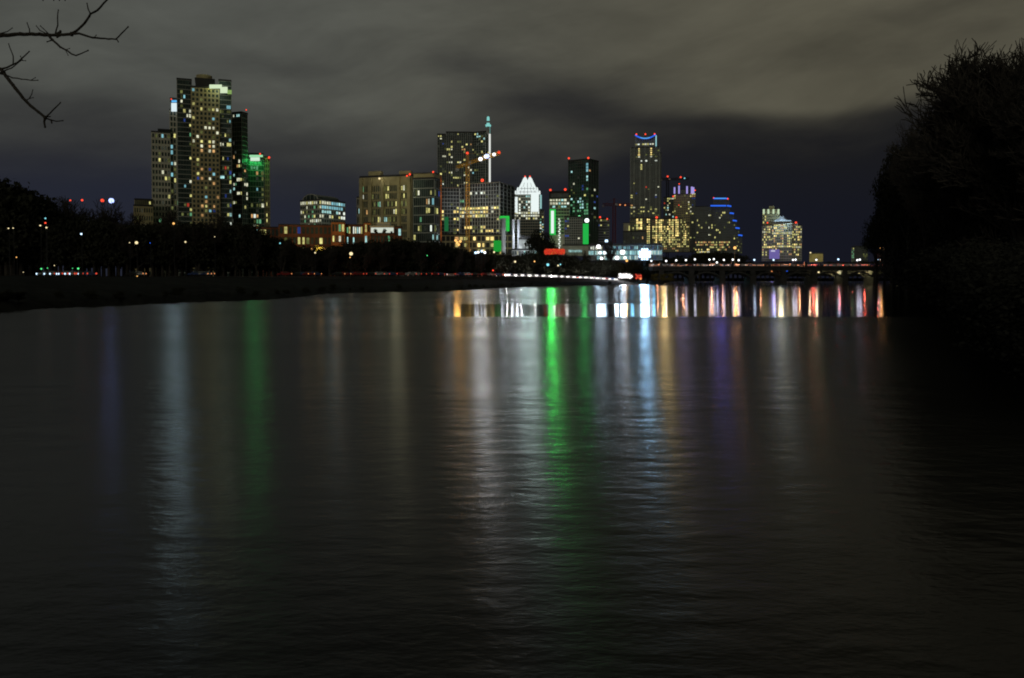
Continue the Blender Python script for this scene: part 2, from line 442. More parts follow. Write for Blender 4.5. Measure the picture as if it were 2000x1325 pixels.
wm = bpy.data.materials.new('water'); wm.use_nodes = True
WT = wm.node_tree; h = G(WT); pb = WT.nodes['Principled BSDF']
geo = h.n('ShaderNodeNewGeometry'); sp = h.n('ShaderNodeSeparateXYZ'); WT.links.new(geo.outputs['Position'], sp.inputs[0])
X_, Y_ = sp.outputs[0], sp.outputs[1]
wob = h.noise(h.comb(h.m('MULTIPLY', X_, 0.03), h.m('MULTIPLY', Y_, 0.05), 0.0), 1.0, 3, 0.6)
Yw = h.m('ADD', Y_, h.m('MULTIPLY', h.m('SUBTRACT', wob, 0.5), 12.0))
# wind keeps the near water rough; a calm lane lies further out and all the water below the bridge is calm
near_edge = h.ss(h.m('ADD', Y_, h.m('MULTIPLY', h.m('SUBTRACT', wob, 0.5), 2.5)), 61.0, 65.0)
far_edge = h.ss(Yw, 92.0, 100.0)
slope = h.m('DIVIDE', X_, Y_)
east = h.ss(h.m('ADD', slope, h.m('MULTIPLY', h.m('SUBTRACT', wob, 0.5), 0.10)), 0.145, 0.20)
lane_w = h.ss(slope, -0.12, -0.06)
calm = h.m('MULTIPLY', near_edge, h.m('MULTIPLY', lane_w, h.m('MAXIMUM', east, h.m('SUBTRACT', 1.0, far_edge))))
patch = h.noise(h.comb(h.m('MULTIPLY', X_, 0.012), h.m('MULTIPLY', Y_, 0.05), 0.0), 1.0, 3, 0.55)
r_rough = h.ss(patch, 0.3, 0.7, 0.212, 0.262)
pb.inputs['Anisotropic'].default_value = 0.62; pb.inputs['Tangent'].default_value = (0, 1, 0)
WT.links.new(h.comb(-0.50, 0.866, 0.0), pb.inputs['Tangent'])
rr = h.n('ShaderNodeMix', data_type='FLOAT'); h.put(rr.inputs[0], calm); h.put(rr.inputs[2], r_rough); rr.inputs[3].default_value = 0.085
WT.links.new(rr.outputs[0], pb.inputs['Roughness'])
pb.inputs['Base Color'].default_value = (0.003, 0.004, 0.0035, 1); pb.inputs['IOR'].default_value = 1.333
pb.inputs['Specular IOR Level'].default_value = 0.5
def rip(sx, sy, sc, det, w): return h.noise(h.comb(h.m('MULTIPLY', X_, sx), h.m('MULTIPLY', Y_, sy), 0.0), sc, det, 0.6, w)
swell = rip(0.35, 0.8, 1.0, 3, 0.3); chop = rip(1.8, 3.2, 1.0, 3, 2.0); fine = rip(8, 13, 1.0, 2, 4.0)
hh = h.m('ADD', h.m('MULTIPLY', swell, 0.16), h.m('ADD', h.m('MULTIPLY', chop, 0.055), h.m('MULTIPLY', fine, 0.016)))
bmp = h.n('ShaderNodeBump'); bmp.inputs['Distance'].default_value = 1.0
h.put(bmp.inputs['Strength'], h.m('MULTIPLY', h.m('MULTIPLY_ADD', calm, -0.9, 1.0), h.ss(Y_, 7.0, 40.0, 0.24, 0.19)))
WT.links.new(hh, bmp.inputs['Height']); WT.links.new(bmp.outputs[0], pb.inputs['Normal'])
wp = MB(); wp.quad((-6000, -400, 0), (6000, -400, 0), (6000, 6000, 0), (-6000, 6000, 0))
tag(wp.build('water', wm), kind='structure')

# ------------------------------------------------------------------ the tall group on the left
B = Building('apartment_block', 'short tan apartment block left of the pale apartment tower', 280, 610)
B.block(262, 299, None, 404, 8, 9, wall=TAN, pier=.45, band=.45)
B.block(264, 299, None, 392, 9, 1, yb=402, wall=TAN, pier=.25, band=0, depth=16)
B.spots(B.faces, [(267, 436, 'y'), (268, 428, 'k'), (291, 394, 'y'), (297, 430, 'y'), (292, 440, 'k'), (283, 440, 'd'), (273, 410, 'd'), (279, 418, 'd')]); B.done()

B = Building('apartment_tower', 'pale gridded apartment tower stepping up behind the tallest left tower', 325, 640)
f1 = B.block(298, 334, None, 261, 6, 24, wall=PALE, pier=.38, band=.40)
B.block(311, 334, None, 256, 6, 1, yb=261, wall=DARK, pier=.2, band=0, depth=12)
f2 = B.block(334, 352, None, 217, 3, 30, wall=PALE, pier=.34, band=.26, Y=646, depth=24)
B.block(335, 350, None, 195, 3, 3, yb=217, wall=LINE, pier=.12, band=.18, Y=650, depth=14)
B.spots(f1[:1] + f2[:1], [(315, 270.5, 'c'), (304, 268, 'k'), (331, 269, 'k'), (343, 268.5, 'y'), (334, 287, 'c'), (334, 295, 'c'), (343, 318, 'w'), (332, 318, 'c'), (311, 318.7, 'y'),
        (316, 335.6, 'w'), (323.7, 343, 'y'), (334, 343.6, 'c'), (342, 358, 'y'), (346, 392, 'g'), (332, 382, 'y'), (341, 396, 'k'), (323, 285, 'd'), (323, 310, 'd'), (342, 345, 'k'),
        (341, 330, 'k'), (346, 282, 'g'), (330, 312, 'k'), (308, 290, 'd'), (313, 434, 'g'), (340, 436, 'o'), (334, 372, 'k'), (328, 388, 'k')])
B.region(f1[:1] + f2[:1], 298, 262, 352, 440, .16, 'kdd'); B.done()
B.panel(334.5, 347.5, 201.5, 218, 641, emis('penthouse_glow', (0.80, 0.95, 1.0), 0.9, sample=True), 'lit_penthouse')
B.panel(335, 347, 196, 200, 641, E_LBLUE, 'rooftop_light_strip')
beacon(B.root, 334.5, 194, 640, 1.3)
lamp(B.root, at(341, 207, 632), (0.60, 0.86, 1.0), 13000, 2.5, spot=50, aim=(-30, 20, 0))

B = Building('apartment_tower', 'tallest left tower with tan gridded bay between dark glass wings', 400, 560)
L1 = B.block(348.5, 376, None, 158, 5, 42, wall=LINE, pier=.02, band=.12, depth=24)
C1 = B.block(376, 430, None, 175, 7, 41, wall=TAN, pier=.42, band=.40, Y=556, depth=26)
R1 = B.block(430, 453, None, 160, 5, 42, wall=LINE, pier=.02, band=.12, Y=560, depth=24)
B.block(384, 421, None, 156, 5, 1, yb=176, wall=DARK, glass=DARK, pier=0, band=0, Y=562, depth=16, parapet=.4)
m = MB(); pc = at(399, 175, 566)
m.tube((pc.x, pc.y, zat(178, 566, 399)), (pc.x, pc.y, zat(149, 566, 399)), 5.4, 5.4, 18); m.build('water_tank_screen', TAN, B.root, smooth=False)
B.panel(409, 433, 165.5, 173, 553, emis('penthouse_lime', (0.82, 1.0, 0.66), 0.80, sample=True), 'lit_penthouse')
B.panel(430, 444, 170, 182, 553.5, MATS['penthouse_lime'], 'lit_penthouse')
B.panel(444, 452, 176, 184, 553.7, emis('lime_wash', (0.55, 0.9, 0.25), 0.40), 'lit_penthouse')
fs = [L1[0], C1[0], R1[0]]
B.spots(fs, [(353.5, 177, 'k'), (356, 179, 'y'), (376, 176, 'c'), (353.5, 194, 'w'), (359.5, 191, 'c'), (362, 216, 'y'), (369, 215, 'w'), (368.5, 222, 'w'), (374, 224, 'w'), (371.7, 246, 'y'),
    (361, 235, 'b'), (369, 264, 'g'), (374, 264, 'k'), (370, 280, 'k'), (394, 213, 'y'), (405.7, 213, 'k'), (416.6, 214, 'y'), (422.6, 215, 'w'), (416.6, 232, 'c'), (402, 254, 'w'),
    (408, 254, 'w'), (416, 254, 'w'), (422, 256, 'w'), (389, 271, 'w'), (382, 279, 'w'), (395, 279, 'y'), (405.7, 278, 'y'), (417, 279, 'w'), (395.7, 287, 'w'), (406.7, 286.5, 'o'),
    (417, 287.5, 'w'), (406, 295, 'w'), (396, 295, 'o'), (416, 296, 'o'), (445, 212, 'c', 2), (445.5, 222, 'k', 2), (445, 236, 'k'), (449, 240, 'c'), (445, 253, 'd', 2), (437.8, 267, 'y'),
    (445, 269, 'k', 2), (431, 282, 'w'), (437, 283, 'w'), (444, 286, 'y', 2), (432, 218, 'k'), (371.7, 306, 'y'), (371.7, 313.5, 'b'), (373, 353.5, 'w', 1), (363, 364, 'c'),
    (373, 379, 'y'), (362, 396, 'k'), (364.6, 404, 'r'), (371.7, 413, 'y'), (373.6, 419.6, 'g'), (356, 419.6, 'k'), (373, 436, 'k'), (383, 313, 'y'), (389, 310, 'w'),
    (407, 327.6, 'b'), (407, 335, 'o'), (389.7, 345.5, 'b'), (396, 345, 'o'), (407, 345, 'w'), (417.6, 338.5, 'c'), (406, 370, 'k'), (406, 387, 'c'), (406, 395, 'o'), (406, 403, 'y'),
    (396, 403, 'o'), (417, 402, 'o'), (408, 410, 'c'), (417.6, 410, 'b'), (437, 308, 'y'), (445.5, 313, 'b'), (440, 327.6, 'r'), (450.6, 334.5, 'b'), (446, 328, 'k'), (433, 348, 'q', 2),
    (448.7, 353.5, 'y'), (449, 347, 'g'), (443, 382, 'b'), (450, 437.5, 'W'), (445, 405, 'k'), (447, 421.5, 'y'), (450, 406, 'b'), (434, 331, 'k'), (396, 199, 'k'), (391, 199, 'd')])
B.region(fs, 376, 170, 430, 440, .10, 'dkoykd'); B.region(fs, 348, 160, 376, 440, .06, 'ddk'); B.region(fs, 430, 190, 453, 440, .14, 'ddkqk')
B.done()
lamp(B.root, at(432, 172, 550), (0.80, 1.0, 0.75), 1500, 2.5)
lamp(B.root, at(410, 170, 552), (0.85, 0.95, 0.3), 300, 1.0)

B = Building('apartment_tower', 'dark green glass tower overlapping the right of the tallest left tower', 468, 585)
f1 = B.block(453, 473.5, 484.5, 221, 6, 36, 3, phi=38, wall=LINE, glass=GLASS, pier=.02, band=.13)
B.spots(f1[:2], [(455, 224, 'w'), (462, 227, 'q'), (468, 228, 'q'), (466.6, 319, 'w'), (466, 327, 'y'), (470, 322, 'k'), (478, 330, 'o'), (464.7, 351.6, 'w', 2), (472, 353, 'y'), (456, 359, 'w'), (462, 360, 'g'),
    (478, 359, 'w'), (483, 365, 'w'), (483, 378.5, 'w'), (482.7, 385.6, 'w'), (463, 382, 'w', 2), (471, 382, 'y'), (457.6, 397, 'w'), (479, 407, 'y'), (456, 279, 'd'), (456, 310, 'o'), (461, 302, 'd'),
    (463, 327, 'o'), (472, 328, 'k'), (456, 400, 'k'), (475, 353, 'k')])
B.region(f1[:2], 453, 300, 485, 440, .10, 'ddkq'); beacon(B.root, 481, 215, 590, 1.3); B.done()

B = Building('apartment_tower', 'green lit glass tower with tan end wall', 505, 600)
f1 = B.block(484.5, 516, None, 313, 6, 22, wall=LINE, glass=GGLASS, pier=.09, band=.14)
f2 = B.block(516, 527, None, 309, 3, 22, wall=TAN, pier=.46, band=.30, Y=602)
B.block(486, 515, None, 303, 4, 1, yb=312, wall=LINE, glass=GGLASS, pier=.1, band=.1, Y=604, depth=14)
B.panel(487, 513, 303, 307, 596, emis('flood_green_white', (0.45, 1.0, 0.55), 0.75), 'lit_crown')  # green flood wash on the crown, put in as glowing panels
B.panel(489, 507, 307.6, 314.5, 596, emis('flood_green_hot', (0.75, 1.0, 0.78), 0.85), 'lit_crown')
B.spots([f1[0], f2[0]], [(492, 325, 'g'), (500, 327, 'g'), (503.8, 338.7, 'o'), (503.8, 372, 'c'), (513, 401, 'w'), (521.8, 401.6, 'y'), (498, 419.6, 'W'), (504, 420, 'o'), (494, 421, 'o'),
    (498, 440, 'w'), (504.5, 440.7, 'y'), (490, 400, 'k'), (498, 433, 'k'), (521, 420, 'y'), (521, 426, 'y'), (521, 432, 'y'), (503, 400, 'k'), (510, 404, 'k')])
B.region([f1[0]], 484, 316, 512, 440, .12, 'dgd'); B.region([f1[0]], 510, 330, 517, 440, .6, 'dk')
beacon(B.root, 508, 301, 600, 1.7); beacon(B.root, 525.5, 308, 600, 2.2); B.done()
for q in (490, 498, 506): lamp(B.root, at(q, 313, 592), (0.06, 1.0, 0.20), 800, 1.0, spec=.03)

# ------------------------------------------------------------------ barrel roofed office, brick low-rises, tan condominium
B = Building('office_building', 'pale office building with a glazed barrel vault roof', 630, 900)
f1 = B.block(587, 628, 674, 391, 11, 8, 10, phi=42, yb=462, wall=PALE, pier=.22, band=.36)
C, a, b, wa, wb, z0, z1 = B.last
m = MB(); R_ = wa * .37; cc = C + a * wa * .53; cc.z = z1
rg = []
for k in (0, 1):
    base = cc + b * (wb * .92 * k) + b * .5
    rg.append([base + a * (-math.cos(math.pi * t / 12)) * R_ + Vector((0, 0, math.sin(math.pi * t / 12) * R_ * .62)) for t in range(13)])
m.rings(rg); m.build('vault_roof', GLASS, B.root)
m = MB()
for k in range(12):
    for q in (-.3,):
        p0 = rg[0][k] + b * q; p1 = rg[0][k + 1] + b * q; m.tube(p0, p1, .45, .45, 4)
for t in range(2, 12, 2): m.tube(Vector((rg[0][t].x, rg[0][t].y, z1)) + b * -.3, rg[0][t] + b * -.3, .22, .22, 4)
for k in range(1, 12, 2):
    m.tube(rg[0][k], rg[1][k], .25, .25, 4)
m.build('vault_ribs', PALE, B.root)
m = MB(); m.box(C + b * wb * .35 + a * .8, b * (wb * .5), a * (wa * .4), Vector((0, 0, 8))); m.build('plant_room', PALE, B.root)
fr, fq = f1[0], f1[1]
B.region([fr], 587, 391, 628, 400, .75, 'yw'); B.region([fr], 588, 408, 628, 413, .8, 'Ww', rowrun=.2); B.region([fr], 590, 426, 628, 432, .7, 'Ww', rowrun=.2)
B.region([fq], 628, 398, 674, 410, .95, 'ccq', fill=(1, .8)); B.region([fq], 628, 390, 674, 398, .9, 'cw')
B.region([fq], 628, 410, 674, 417, .9, 'Wq'); B.region([fq], 663, 410, 674, 434, .95, 'W', fill=(1, .7)); B.region([fq], 628, 417, 663, 440, .38, 'Wwy')
B.region([fr], 587, 400, 628, 445, .4, 'ykwg'); B.done()
lamp(B.root, at(652, 402, 885), (0.7, 0.95, 1.0), 2500, 3.0)

def lowrise(name, label, segs, Y, group=None, spots=(), reg=None):
    px = (segs[0][0] + segs[0][1]) / 2
    b = Building(name, label, px, Y, cat='building', group=group)
    for (x0, x1, yt, nb, nf, wl, dy) in segs: b.block(x0, x1, None, yt, nb, nf, wall=wl, pier=.32, band=.34, Y=Y + dy, depth=18, parapet=.5)
    b.spots(b.faces, spots)
    if reg:
        for q in reg: b.region(b.faces, *q)
    b.done(); return b
lb_ = lowrise('brick_apartments', 'long low brown brick apartment row with dark bays', [(497, 545, 445, 6, 5, DBRICK, 4), (545, 648, 441, 12, 5, DBRICK, 0)], 430,
    spots=[(508, 452, 'y', 2), (555, 452, 'y'), (558, 452, 'y'), (582, 452, 'b'), (583, 462, 'y'), (593, 462, 'y'), (600, 461, 'k'), (628, 461, 'y'), (630, 461, 'w'), (644, 461, 'y'),
           (594, 481, 'y'), (643, 482, 'y'), (548, 463, 'k'), (557, 463, 'k'), (505, 463, 'q')])
lowrise('brick_apartments', 'orange brick corner block with small square windows', [(648, 673, 435, 4, 5, BRICK, -6)], 430,
    spots=[(664, 449, 'g'), (669, 449, 'y'), (654, 470, 'y'), (663, 471, 'w')])
b_ = lowrise('brick_apartments', 'brick low-rise with a row of green and white lit windows', [(673, 712, 440, 10, 5, DBRICK, 0), (712, 723, 436, 2, 5, BRICK, -5)], 430,
    spots=[(677, 449, 'g'), (681, 449, 'y'), (689, 449, 'W'), (693, 449, 'w'), (697, 449, 'q'), (701, 449, 'W'), (705, 449, 'y'), (708, 449, 'g'), (716, 449, 'y'), (680, 470, 'q'), (690, 471, 'q'), (717, 470, 'q')])
b_ = lowrise('brick_apartments', 'brick low-rise with one long white lit rooftop band', [(723, 776, 457, 8, 4, DBRICK, -2), (770, 784, 444, 2, 5, DBRICK, -3)], 430,
    spots=[(758, 462, 'g'), (778, 449, 'q'), (778, 463, 'o')])
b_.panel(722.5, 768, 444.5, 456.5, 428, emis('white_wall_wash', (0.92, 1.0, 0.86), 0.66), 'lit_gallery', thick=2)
for px, w in ((600, 700), (625, 900), (658, 1500), (717, 1200), (770, 800), (530, 500)): lamp(b_.root, at(px, 466, 410), (1, .52, .18), w * .3, .8, spec=.15)  # unseen warm lamps added to brighten the brick fronts
m = MB(); p = at(722, 444, 424); q = at(769, 444, 424); m.box(p, q - p, Vector((0, 8, 0)), Vector((0, 0, .8))); p = at(748, 444, 426); m.cbox(p.x, p.y + 3, p.z + .8, 7, 5, 1.8); m.build('canopy_roof', PALE, b_.root)

B = Building('office_tower', 'narrow pale lit tower peeking out left of the tan condominium', 705, 800)
f1 = B.block(697.5, 712, None, 387, 5, 9, wall=PALE, pier=.3, band=.35)
B.region(f1[:1], 697, 416, 706, 432, .9, 'wyW'); B.region(f1[:1], 697, 388, 712, 432, .25, 'kwq'); B.done()

B = Building('condominium', 'long tan condominium slab with red roof lights and balcony windows', 755, 520)
f1 = B.block(704, 806.5, None, 346, 17, 13, wall=TAN, pier=.30, band=.26, topband=5, depth=20) if False else B.block(704, 803, 808, 344, 26, 13, 2, phi=24, wall=TAN, pier=.30, band=.22, topband=4.5)
C, a, b, wa, wb, z0, z1 = B.last
m = MB(); m.box(C + a * (wa * .6) + Vector((0, 0, z1 - z0 + 1.2)) + b * 1, a * (wa * .25), b * (wb * .8), Vector((0, 0, 3)))
m.box(C + a * (wa * .02) + Vector((0, 0, z1 - z0 + 1.2)) + b * 1, a * (wa * .22), b * (wb * .8), Vector((0, 0, 2.4))); m.build('roof_screen', TAN, B.root)
m = MB()
for t in (.0, .20, .52, .76, .94): m.box(C + a * wa * t - b * 1.6, a * 2.2, b * 1.6, Vector((0, 0, z1 - z0 - .5)))
m.build('wall_pier', TAN, B.root)
S_ = [(753, 427, 'q'), (745, 378, 'c'), (745, 397, 'q'), (758, 376, 'y'), (753, 387, 'y'), (759, 386, 'y'), (777, 366, 'W'), (777, 426, 'W'), (777, 436, 'W'), (790, 362, 'w'), (769, 413, 'w'), (774, 412, 'y'),
      (718, 409, 'o'), (739, 396, 'g'), (745, 424, 'w'), (740, 436, 'y'), (745, 436, 'y'), (758, 405, 'k'), (745, 404, 'w'), (709, 382, 'W'), (708, 372, 'g'), (790, 390, 'y'), (800, 378, 'w')]
B.spots(f1[:2], S_); B.region(f1[:1], 715, 352, 800, 440, .50, 'dkdkkdqy'); beacon(B.root, 707, 360, 545, 2.2); beacon(B.root, 795, 344, 520, 1.8); beacon(B.root, 800.5, 341, 520, 2.2); B.done()
lamp(B.root, at(741, 350, 520), (1, .95, .7), 250, .5); lamp(B.root, at(776, 366, 500), (1, .95, .6), 1800, .5)
o = MB().ball(at(741, 349, 524), .7).build('roof_lamp', E_WARM, B.root)

B = Building('office_building', 'dark glass office with plain pale top band beside the tan condominium', 833, 505)
f1 = B.block(808, 848, 859, 350, 10, 11, 3, phi=20, wall=LINE, pier=.03, band=.10)
f2 = B.block(808, 848, 859, 338.5, 1, 1, 1, yb=350, phi=20, wall=TAN, glass=TAN, pier=0, band=0, parapet=.5)
B.spots(f1[:2], [(818, 385, 'w'), (838, 386, 'w'), (848, 386, 'c'), (832, 398, 'o'), (846, 398, 'o'), (844, 448, 'W'), (832, 417, 'y'), (839, 417, 'y'), (853, 417, 'y'), (847, 457, 'q'), (853, 457, 'q'), (822, 432, 'g'), (850, 370, 'k'), (855, 380, 'b'), (830, 448, 'd')])
B.region(f1[:2], 808, 440, 860, 470, .4, 'dkqy'); B.region(f1[:2], 808, 352, 860, 440, .12, 'dky'); beacon(B.root, 846, 336.5, 505, 2.0); B.done()

# ------------------------------------------------------------------ condominium tower with spire
B = Building('condominium_tower', 'slender glass tower with lit white strip and cyan tipped spire', 900, 760)
f1 = B.block(855, 872, None, 264, 4, 42, wall=GREY, pier=.20, band=.06, Y=764, yb=470)
f2 = B.block(872, 922, None, 260, 12, 42, wall=GREY, pier=.20, band=.05, yb=470)
f3 = B.block(922, 948, 957, 258.5, 6, 42, 2, phi=25, wall=LINE, pier=.10, band=.12, Y=758, yb=470)
fs = [f1[0], f2[0], f3[0], f3[1]]
B.spots(fs, [(863, 271, 'w'), (864, 281, 'b'), (864, 303.5, 'w', 2), (874, 290, 'y', 2), (883, 290, 'w', 1), (898, 278, 'k'), (913, 282, 'y'), (918, 283, 'o'), (926, 295, 'y'), (927, 300, 'k'), (903, 294, 'o'), (906, 294, 'o'),
    (883, 308, 'w'), (879, 319, 'w'), (883, 319, 'w'), (899, 318, 'w'), (907, 313, 'y'), (884, 337, 'w'), (885, 349, 'y'), (890, 349, 'y'), (893, 349, 'y'), (866, 337, 'k'), (903, 325, 'o'), (906, 325, 'w'), (917, 328, 'w'),
    (921, 331, 'w'), (907, 341, 'w'), (916, 341, 'y'), (907, 360, 'w'), (865, 361, 'W'), (907, 366, 'y'), (926, 336, 'c')])
B.region([f3[0]], 932, 262, 950, 272, .9, 'dqk'); B.region(fs, 855, 262, 957, 372, .12, 'dkdky')
p = at(956.5, 262, 750); q = at(956.5, 356, 750)
MB().cbox(p.x, p.y, q.z, 1.7, 1.2, p.z - q.z).build('light_strip', emis('strip_white', (0.95, 0.98, 0.92), 0.8, sample=True), B.root)
z = lambda y: zat(y, 752, 953); cx = at(953.5, 250, 754)
m = MB(); m.rings([[(cx.x + sx * w, cx.y + sy * w, z(y)) for sx, sy in ((-1, -1), (1, -1), (1, 1), (-1, 1))] for y, w in ((262, 1.6), (244, 1.5), (236, 1.3))]); m.build('spire_mast', GREY, B.root)
m = MB(); m.rings([[(cx.x + sx * w, cx.y + sy * w, z(y)) for sx, sy in ((-1, -1), (1, -1), (1, 1), (-1, 1))] for y, w in ((247, 2.1), (244, 2.6), (243, 1.5), (237, 1.3), (229, 1.2), (227, .5))]); m.build('spire_tip', emis('spire_cyan', (0.32, 0.86, 0.80), 0.7, sample=True), B.root)
m = MB(); m.cbox(cx.x + 1.3, cx.y, z(260), 1.0, 1.0, z(249) - z(260)); m.build('spire_light', MATS['spire_cyan'], B.root)
B.done()

# ------------------------------------------------------------------ building under construction, cranes
B = Building('construction_frame', 'unfinished concrete tower frame with bare floors lit by work lamps', 930, 650)
f1 = B.block(862, 897, None, 368, 6, 13, wall=GREY, glass=DARK, pier=.10, band=.10, slabs=True, proud=.8, Y=655, yb=460, parapet=.3, roof=ORG)
f2 = B.block(897, 975, 1004, 357, 15, 14, 4, phi=22, wall=GREY, glass=DARK, pier=.09, band=.10, slabs=True, proud=.8, yb=462, parapet=.5, roof=TAN)
f3 = B.block(862, 1000, None, 460, 16, 3, wall=TAN, glass=DARK, pier=.2, band=.25, Y=640, depth=30, yb=498)
fa = [f1[0], f2[0], f2[1]]
for y in (409, 417, 425): B.region(fa, 886, y - 3.5, 973, y + 3.5, .93, 'yhhw')
B.spots(fa, [(865, 411, 'h'), (866, 421, 'y'), (865, 428, 'y'), (922, 378, 'w'), (930, 378, 'W'), (940, 378, 'W'), (948, 378, 'w'), (898, 397, 'g', 1), (905, 397, 'g'), (970, 427, 'y')])
B.region(fa, 888, 444, 985, 452, .8, 'yhk'); B.region(fa, 862, 368, 1004, 462, .10, 'dkd')
B.spots([f3[0]], [(928, 455, 'h'), (949, 456, 'h'), (930, 467, 'h'), (959, 466, 'h'), (937, 481, 'h'), (945, 481, 'h'), (946, 488, 'h'), (937, 488, 'y'), (890, 472, 'o'), (897, 470, 'h'), (975, 487, 'h'), (896, 476, 'h')])
B.region([f3[0]], 880, 462, 1000, 498, .18, 'kyo')
GN = emis('green_lit_netting', (0.04, 0.80, 0.10), 0.62, sample=True)  # green light falling on the netting, put in as its own glow
B.panel(976, 995, 422, 428, 634, GN, 'lit_netting'); B.panel(988, 995, 428.6, 452, 634, GN, 'lit_netting')
B.panel(964, 980, 470, 492, 634, emis('green_lit_netting_dim', (0.03, 0.72, 0.08), 0.40), 'lit_netting')
B.panel(868, 876, 424, 452, 650, emis('green_bounce', (0.05, 0.45, 0.15), 0.25), 'lit_netting')  # bounced green light put in as a dim glowing panel
MB().ball(at(942, 352.5, 650), 1.3).build('beacon', E_RED, B.root)
for q, w in (((905, 417), 500), ((940, 417), 500), ((963, 414), 600), ((930, 478), 300), ((895, 470), 500)): lamp(B.root, at(q[0], q[1], 640), (1, .72, .30), w, 1.0)
lamp(B.root, at(935, 380, 640), (.95, 1, .92), 2600, 1.0); lamp(B.root, at(985, 395, 632), (.8, .92, 1), 3200, 1.0); lamp(B.root, at(880, 395, 638), (.8, .92, 1), 2400, 1.0); lamp(B.root, at(950, 436, 636), (1, .85, .6), 1500, 1.0)  # unseen lamps added to brighten the concrete grid
B.done()

def lattice(m, p0, p1, w, bay, r=.16):
    p0, p1 = Vector(p0), Vector(p1); d = p1 - p0; L = d.length; d.normalize()
    u = d.cross(Vector((0, 0, 1)) if abs(d.z) < .9 else Vector((0, 1, 0))).normalized(); v = d.cross(u)
    cs = [(u * sx + v * sy) * (w / 2) for sx, sy in ((-1, -1), (1, -1), (1, 1), (-1, 1))]
    for q in cs: m.tube(p0 + q, p1 + q, r, r, 4)
    n = max(1, int(L / bay))
    for i in range(n):
        a0 = p0 + d * (L * i / n); a1 = p0 + d * (L * (i + 1) / n)
        for k in range(4):
            m.tube(a0 + cs[k], a1 + cs[(k + 1) % 4], r * .7, r * .7, 3, cap=False)
            m.tube(a1 + cs[k], a1 + cs[(k + 1) % 4], r * .7, r * .7, 3, cap=False)
def crane(label, pxm, ybase, ytop, jib, counter, Y, material, w=2.0, apex=None, group=None):
    b0 = at(pxm, ybase, Y); t0 = at(pxm, ytop, Y)
    r = thing('tower_crane', label, 'crane', (b0.x, Y, 4.0), group)
    m = MB(); lattice(m, (b0.x, Y, 4.0), (b0.x, Y, t0.z), w, w * 1.5, .17 * w / 2); m.build('mast', material, r)
    m = MB(); m.cbox(b0.x + w * .7, Y - 1, t0.z, w * .8, w, 2.4); m.build('cab', WHITE, r)
    top = Vector((b0.x, Y, t0.z + 1.0))
    j1 = at(jib[0], jib[1], jib[2]); m = MB(); lattice(m, top, j1, 1.5 * w / 2, 2.6, .13 * w / 2); m.build('jib', material, r)
    c1 = at(counter[0], counter[1], counter[2]); m = MB(); lattice(m, top, c1, 1.5 * w / 2, 2.6, .13 * w / 2); m.build('counter_jib', material, r)
    m = MB(); m.cbox(c1.x, c1.y, c1.z - 3, 2.2, 3, 2.6); m.build('counterweight', GREY, r)
    if apex:
        ap = at(pxm, apex, Y); m = MB(); lattice(m, top, ap, w * .5, 2.5, .12 * w / 2); m.tube(ap, j1, .09, .09, 3); m.tube(ap, c1, .09, .09, 3); m.build('apex_frame', material, r)
    return r
C1_ = crane('yellow tower crane with white work lamps on its jib in front of the unfinished tower', 913.5, 455, 322, (976, 299, 596), (893, 327, 650), 620, YEL, w=2.6, apex=301)
for (px, py, R, mm, nm) in ((938.5, 311, 1.9, E_WHITE, 'work_lamp'), (951, 305.5, 2.2, E_BLUEW, 'work_lamp'), (949, 306, 1.9, E_WHITE, 'work_lamp'), (965, 302, 1.6, E_WHITE, 'work_lamp'), (974.5, 298, 1.5, E_RED, 'beacon'), (912.8, 299.5, 1.3, E_RED, 'beacon')):
    MB().ball(at(px, py, 598 if px > 920 else 620), R * .8).build(nm, mm, C1_)
lamp(C1_, at(945, 306, 592), (0.92, 0.94, 1.0), 17000, 2.0, spot=50, aim=(0, 20, 0)); lamp(C1_, at(944, 309, 600), (1, .95, .9), 1200, 1.0)
for y in (360, 390, 415, 440): lamp(C1_, at(920, y, 612), (1, .65, .15), 380, .6)
hm = thing('hoist_mast', 'orange lattice hoist mast at the left edge of the unfinished tower', 'hoist', at(859.5, 545, 600) * 1)
hm.location.z = 4; m = MB(); p = at(859.5, 480, 600); lattice(m, (p.x, 600, 4), (p.x, 600, zat(344, 600, 859)), 1.9, 2.4, .28); m.build('mast', ORG, hm)
for y in (360, 385, 410, 435, 460):
    lamp(hm, at(861, y, 596), (1, .5, .12), 160, .4)
# dim cranes further away
C2_ = crane('dim red tower crane standing left of the tall blue crowned tower', 1199.5, 470, 402, (1232, 400, 890), (1178, 400, 905), 900, CRED, w=3.2, apex=388)
for q in ((1201, 346.0), (1211, 400.4), (1221, 401)): 
    if q[1] > 350: MB().ball(at(q[0], q[1], 880), .8).build('crane_lamp', E_AMB, C2_)
C3_ = crane('distant tower crane with red lamps right of the blue crowned tower', 1303.5, 430, 352, (1346, 349, 1400), (1292, 350, 1400), 1400, DARK, w=4.0, apex=346)
for q in ((1304, 345), (1329.5, 346.5)): MB().ball(at(q[0], q[1], 1395), 1.6).build('beacon', E_RED, C3_)
MB().ball(at(1337, 348.5, 1396), 1.2).build('crane_lamp', E_CYAN, C3_)

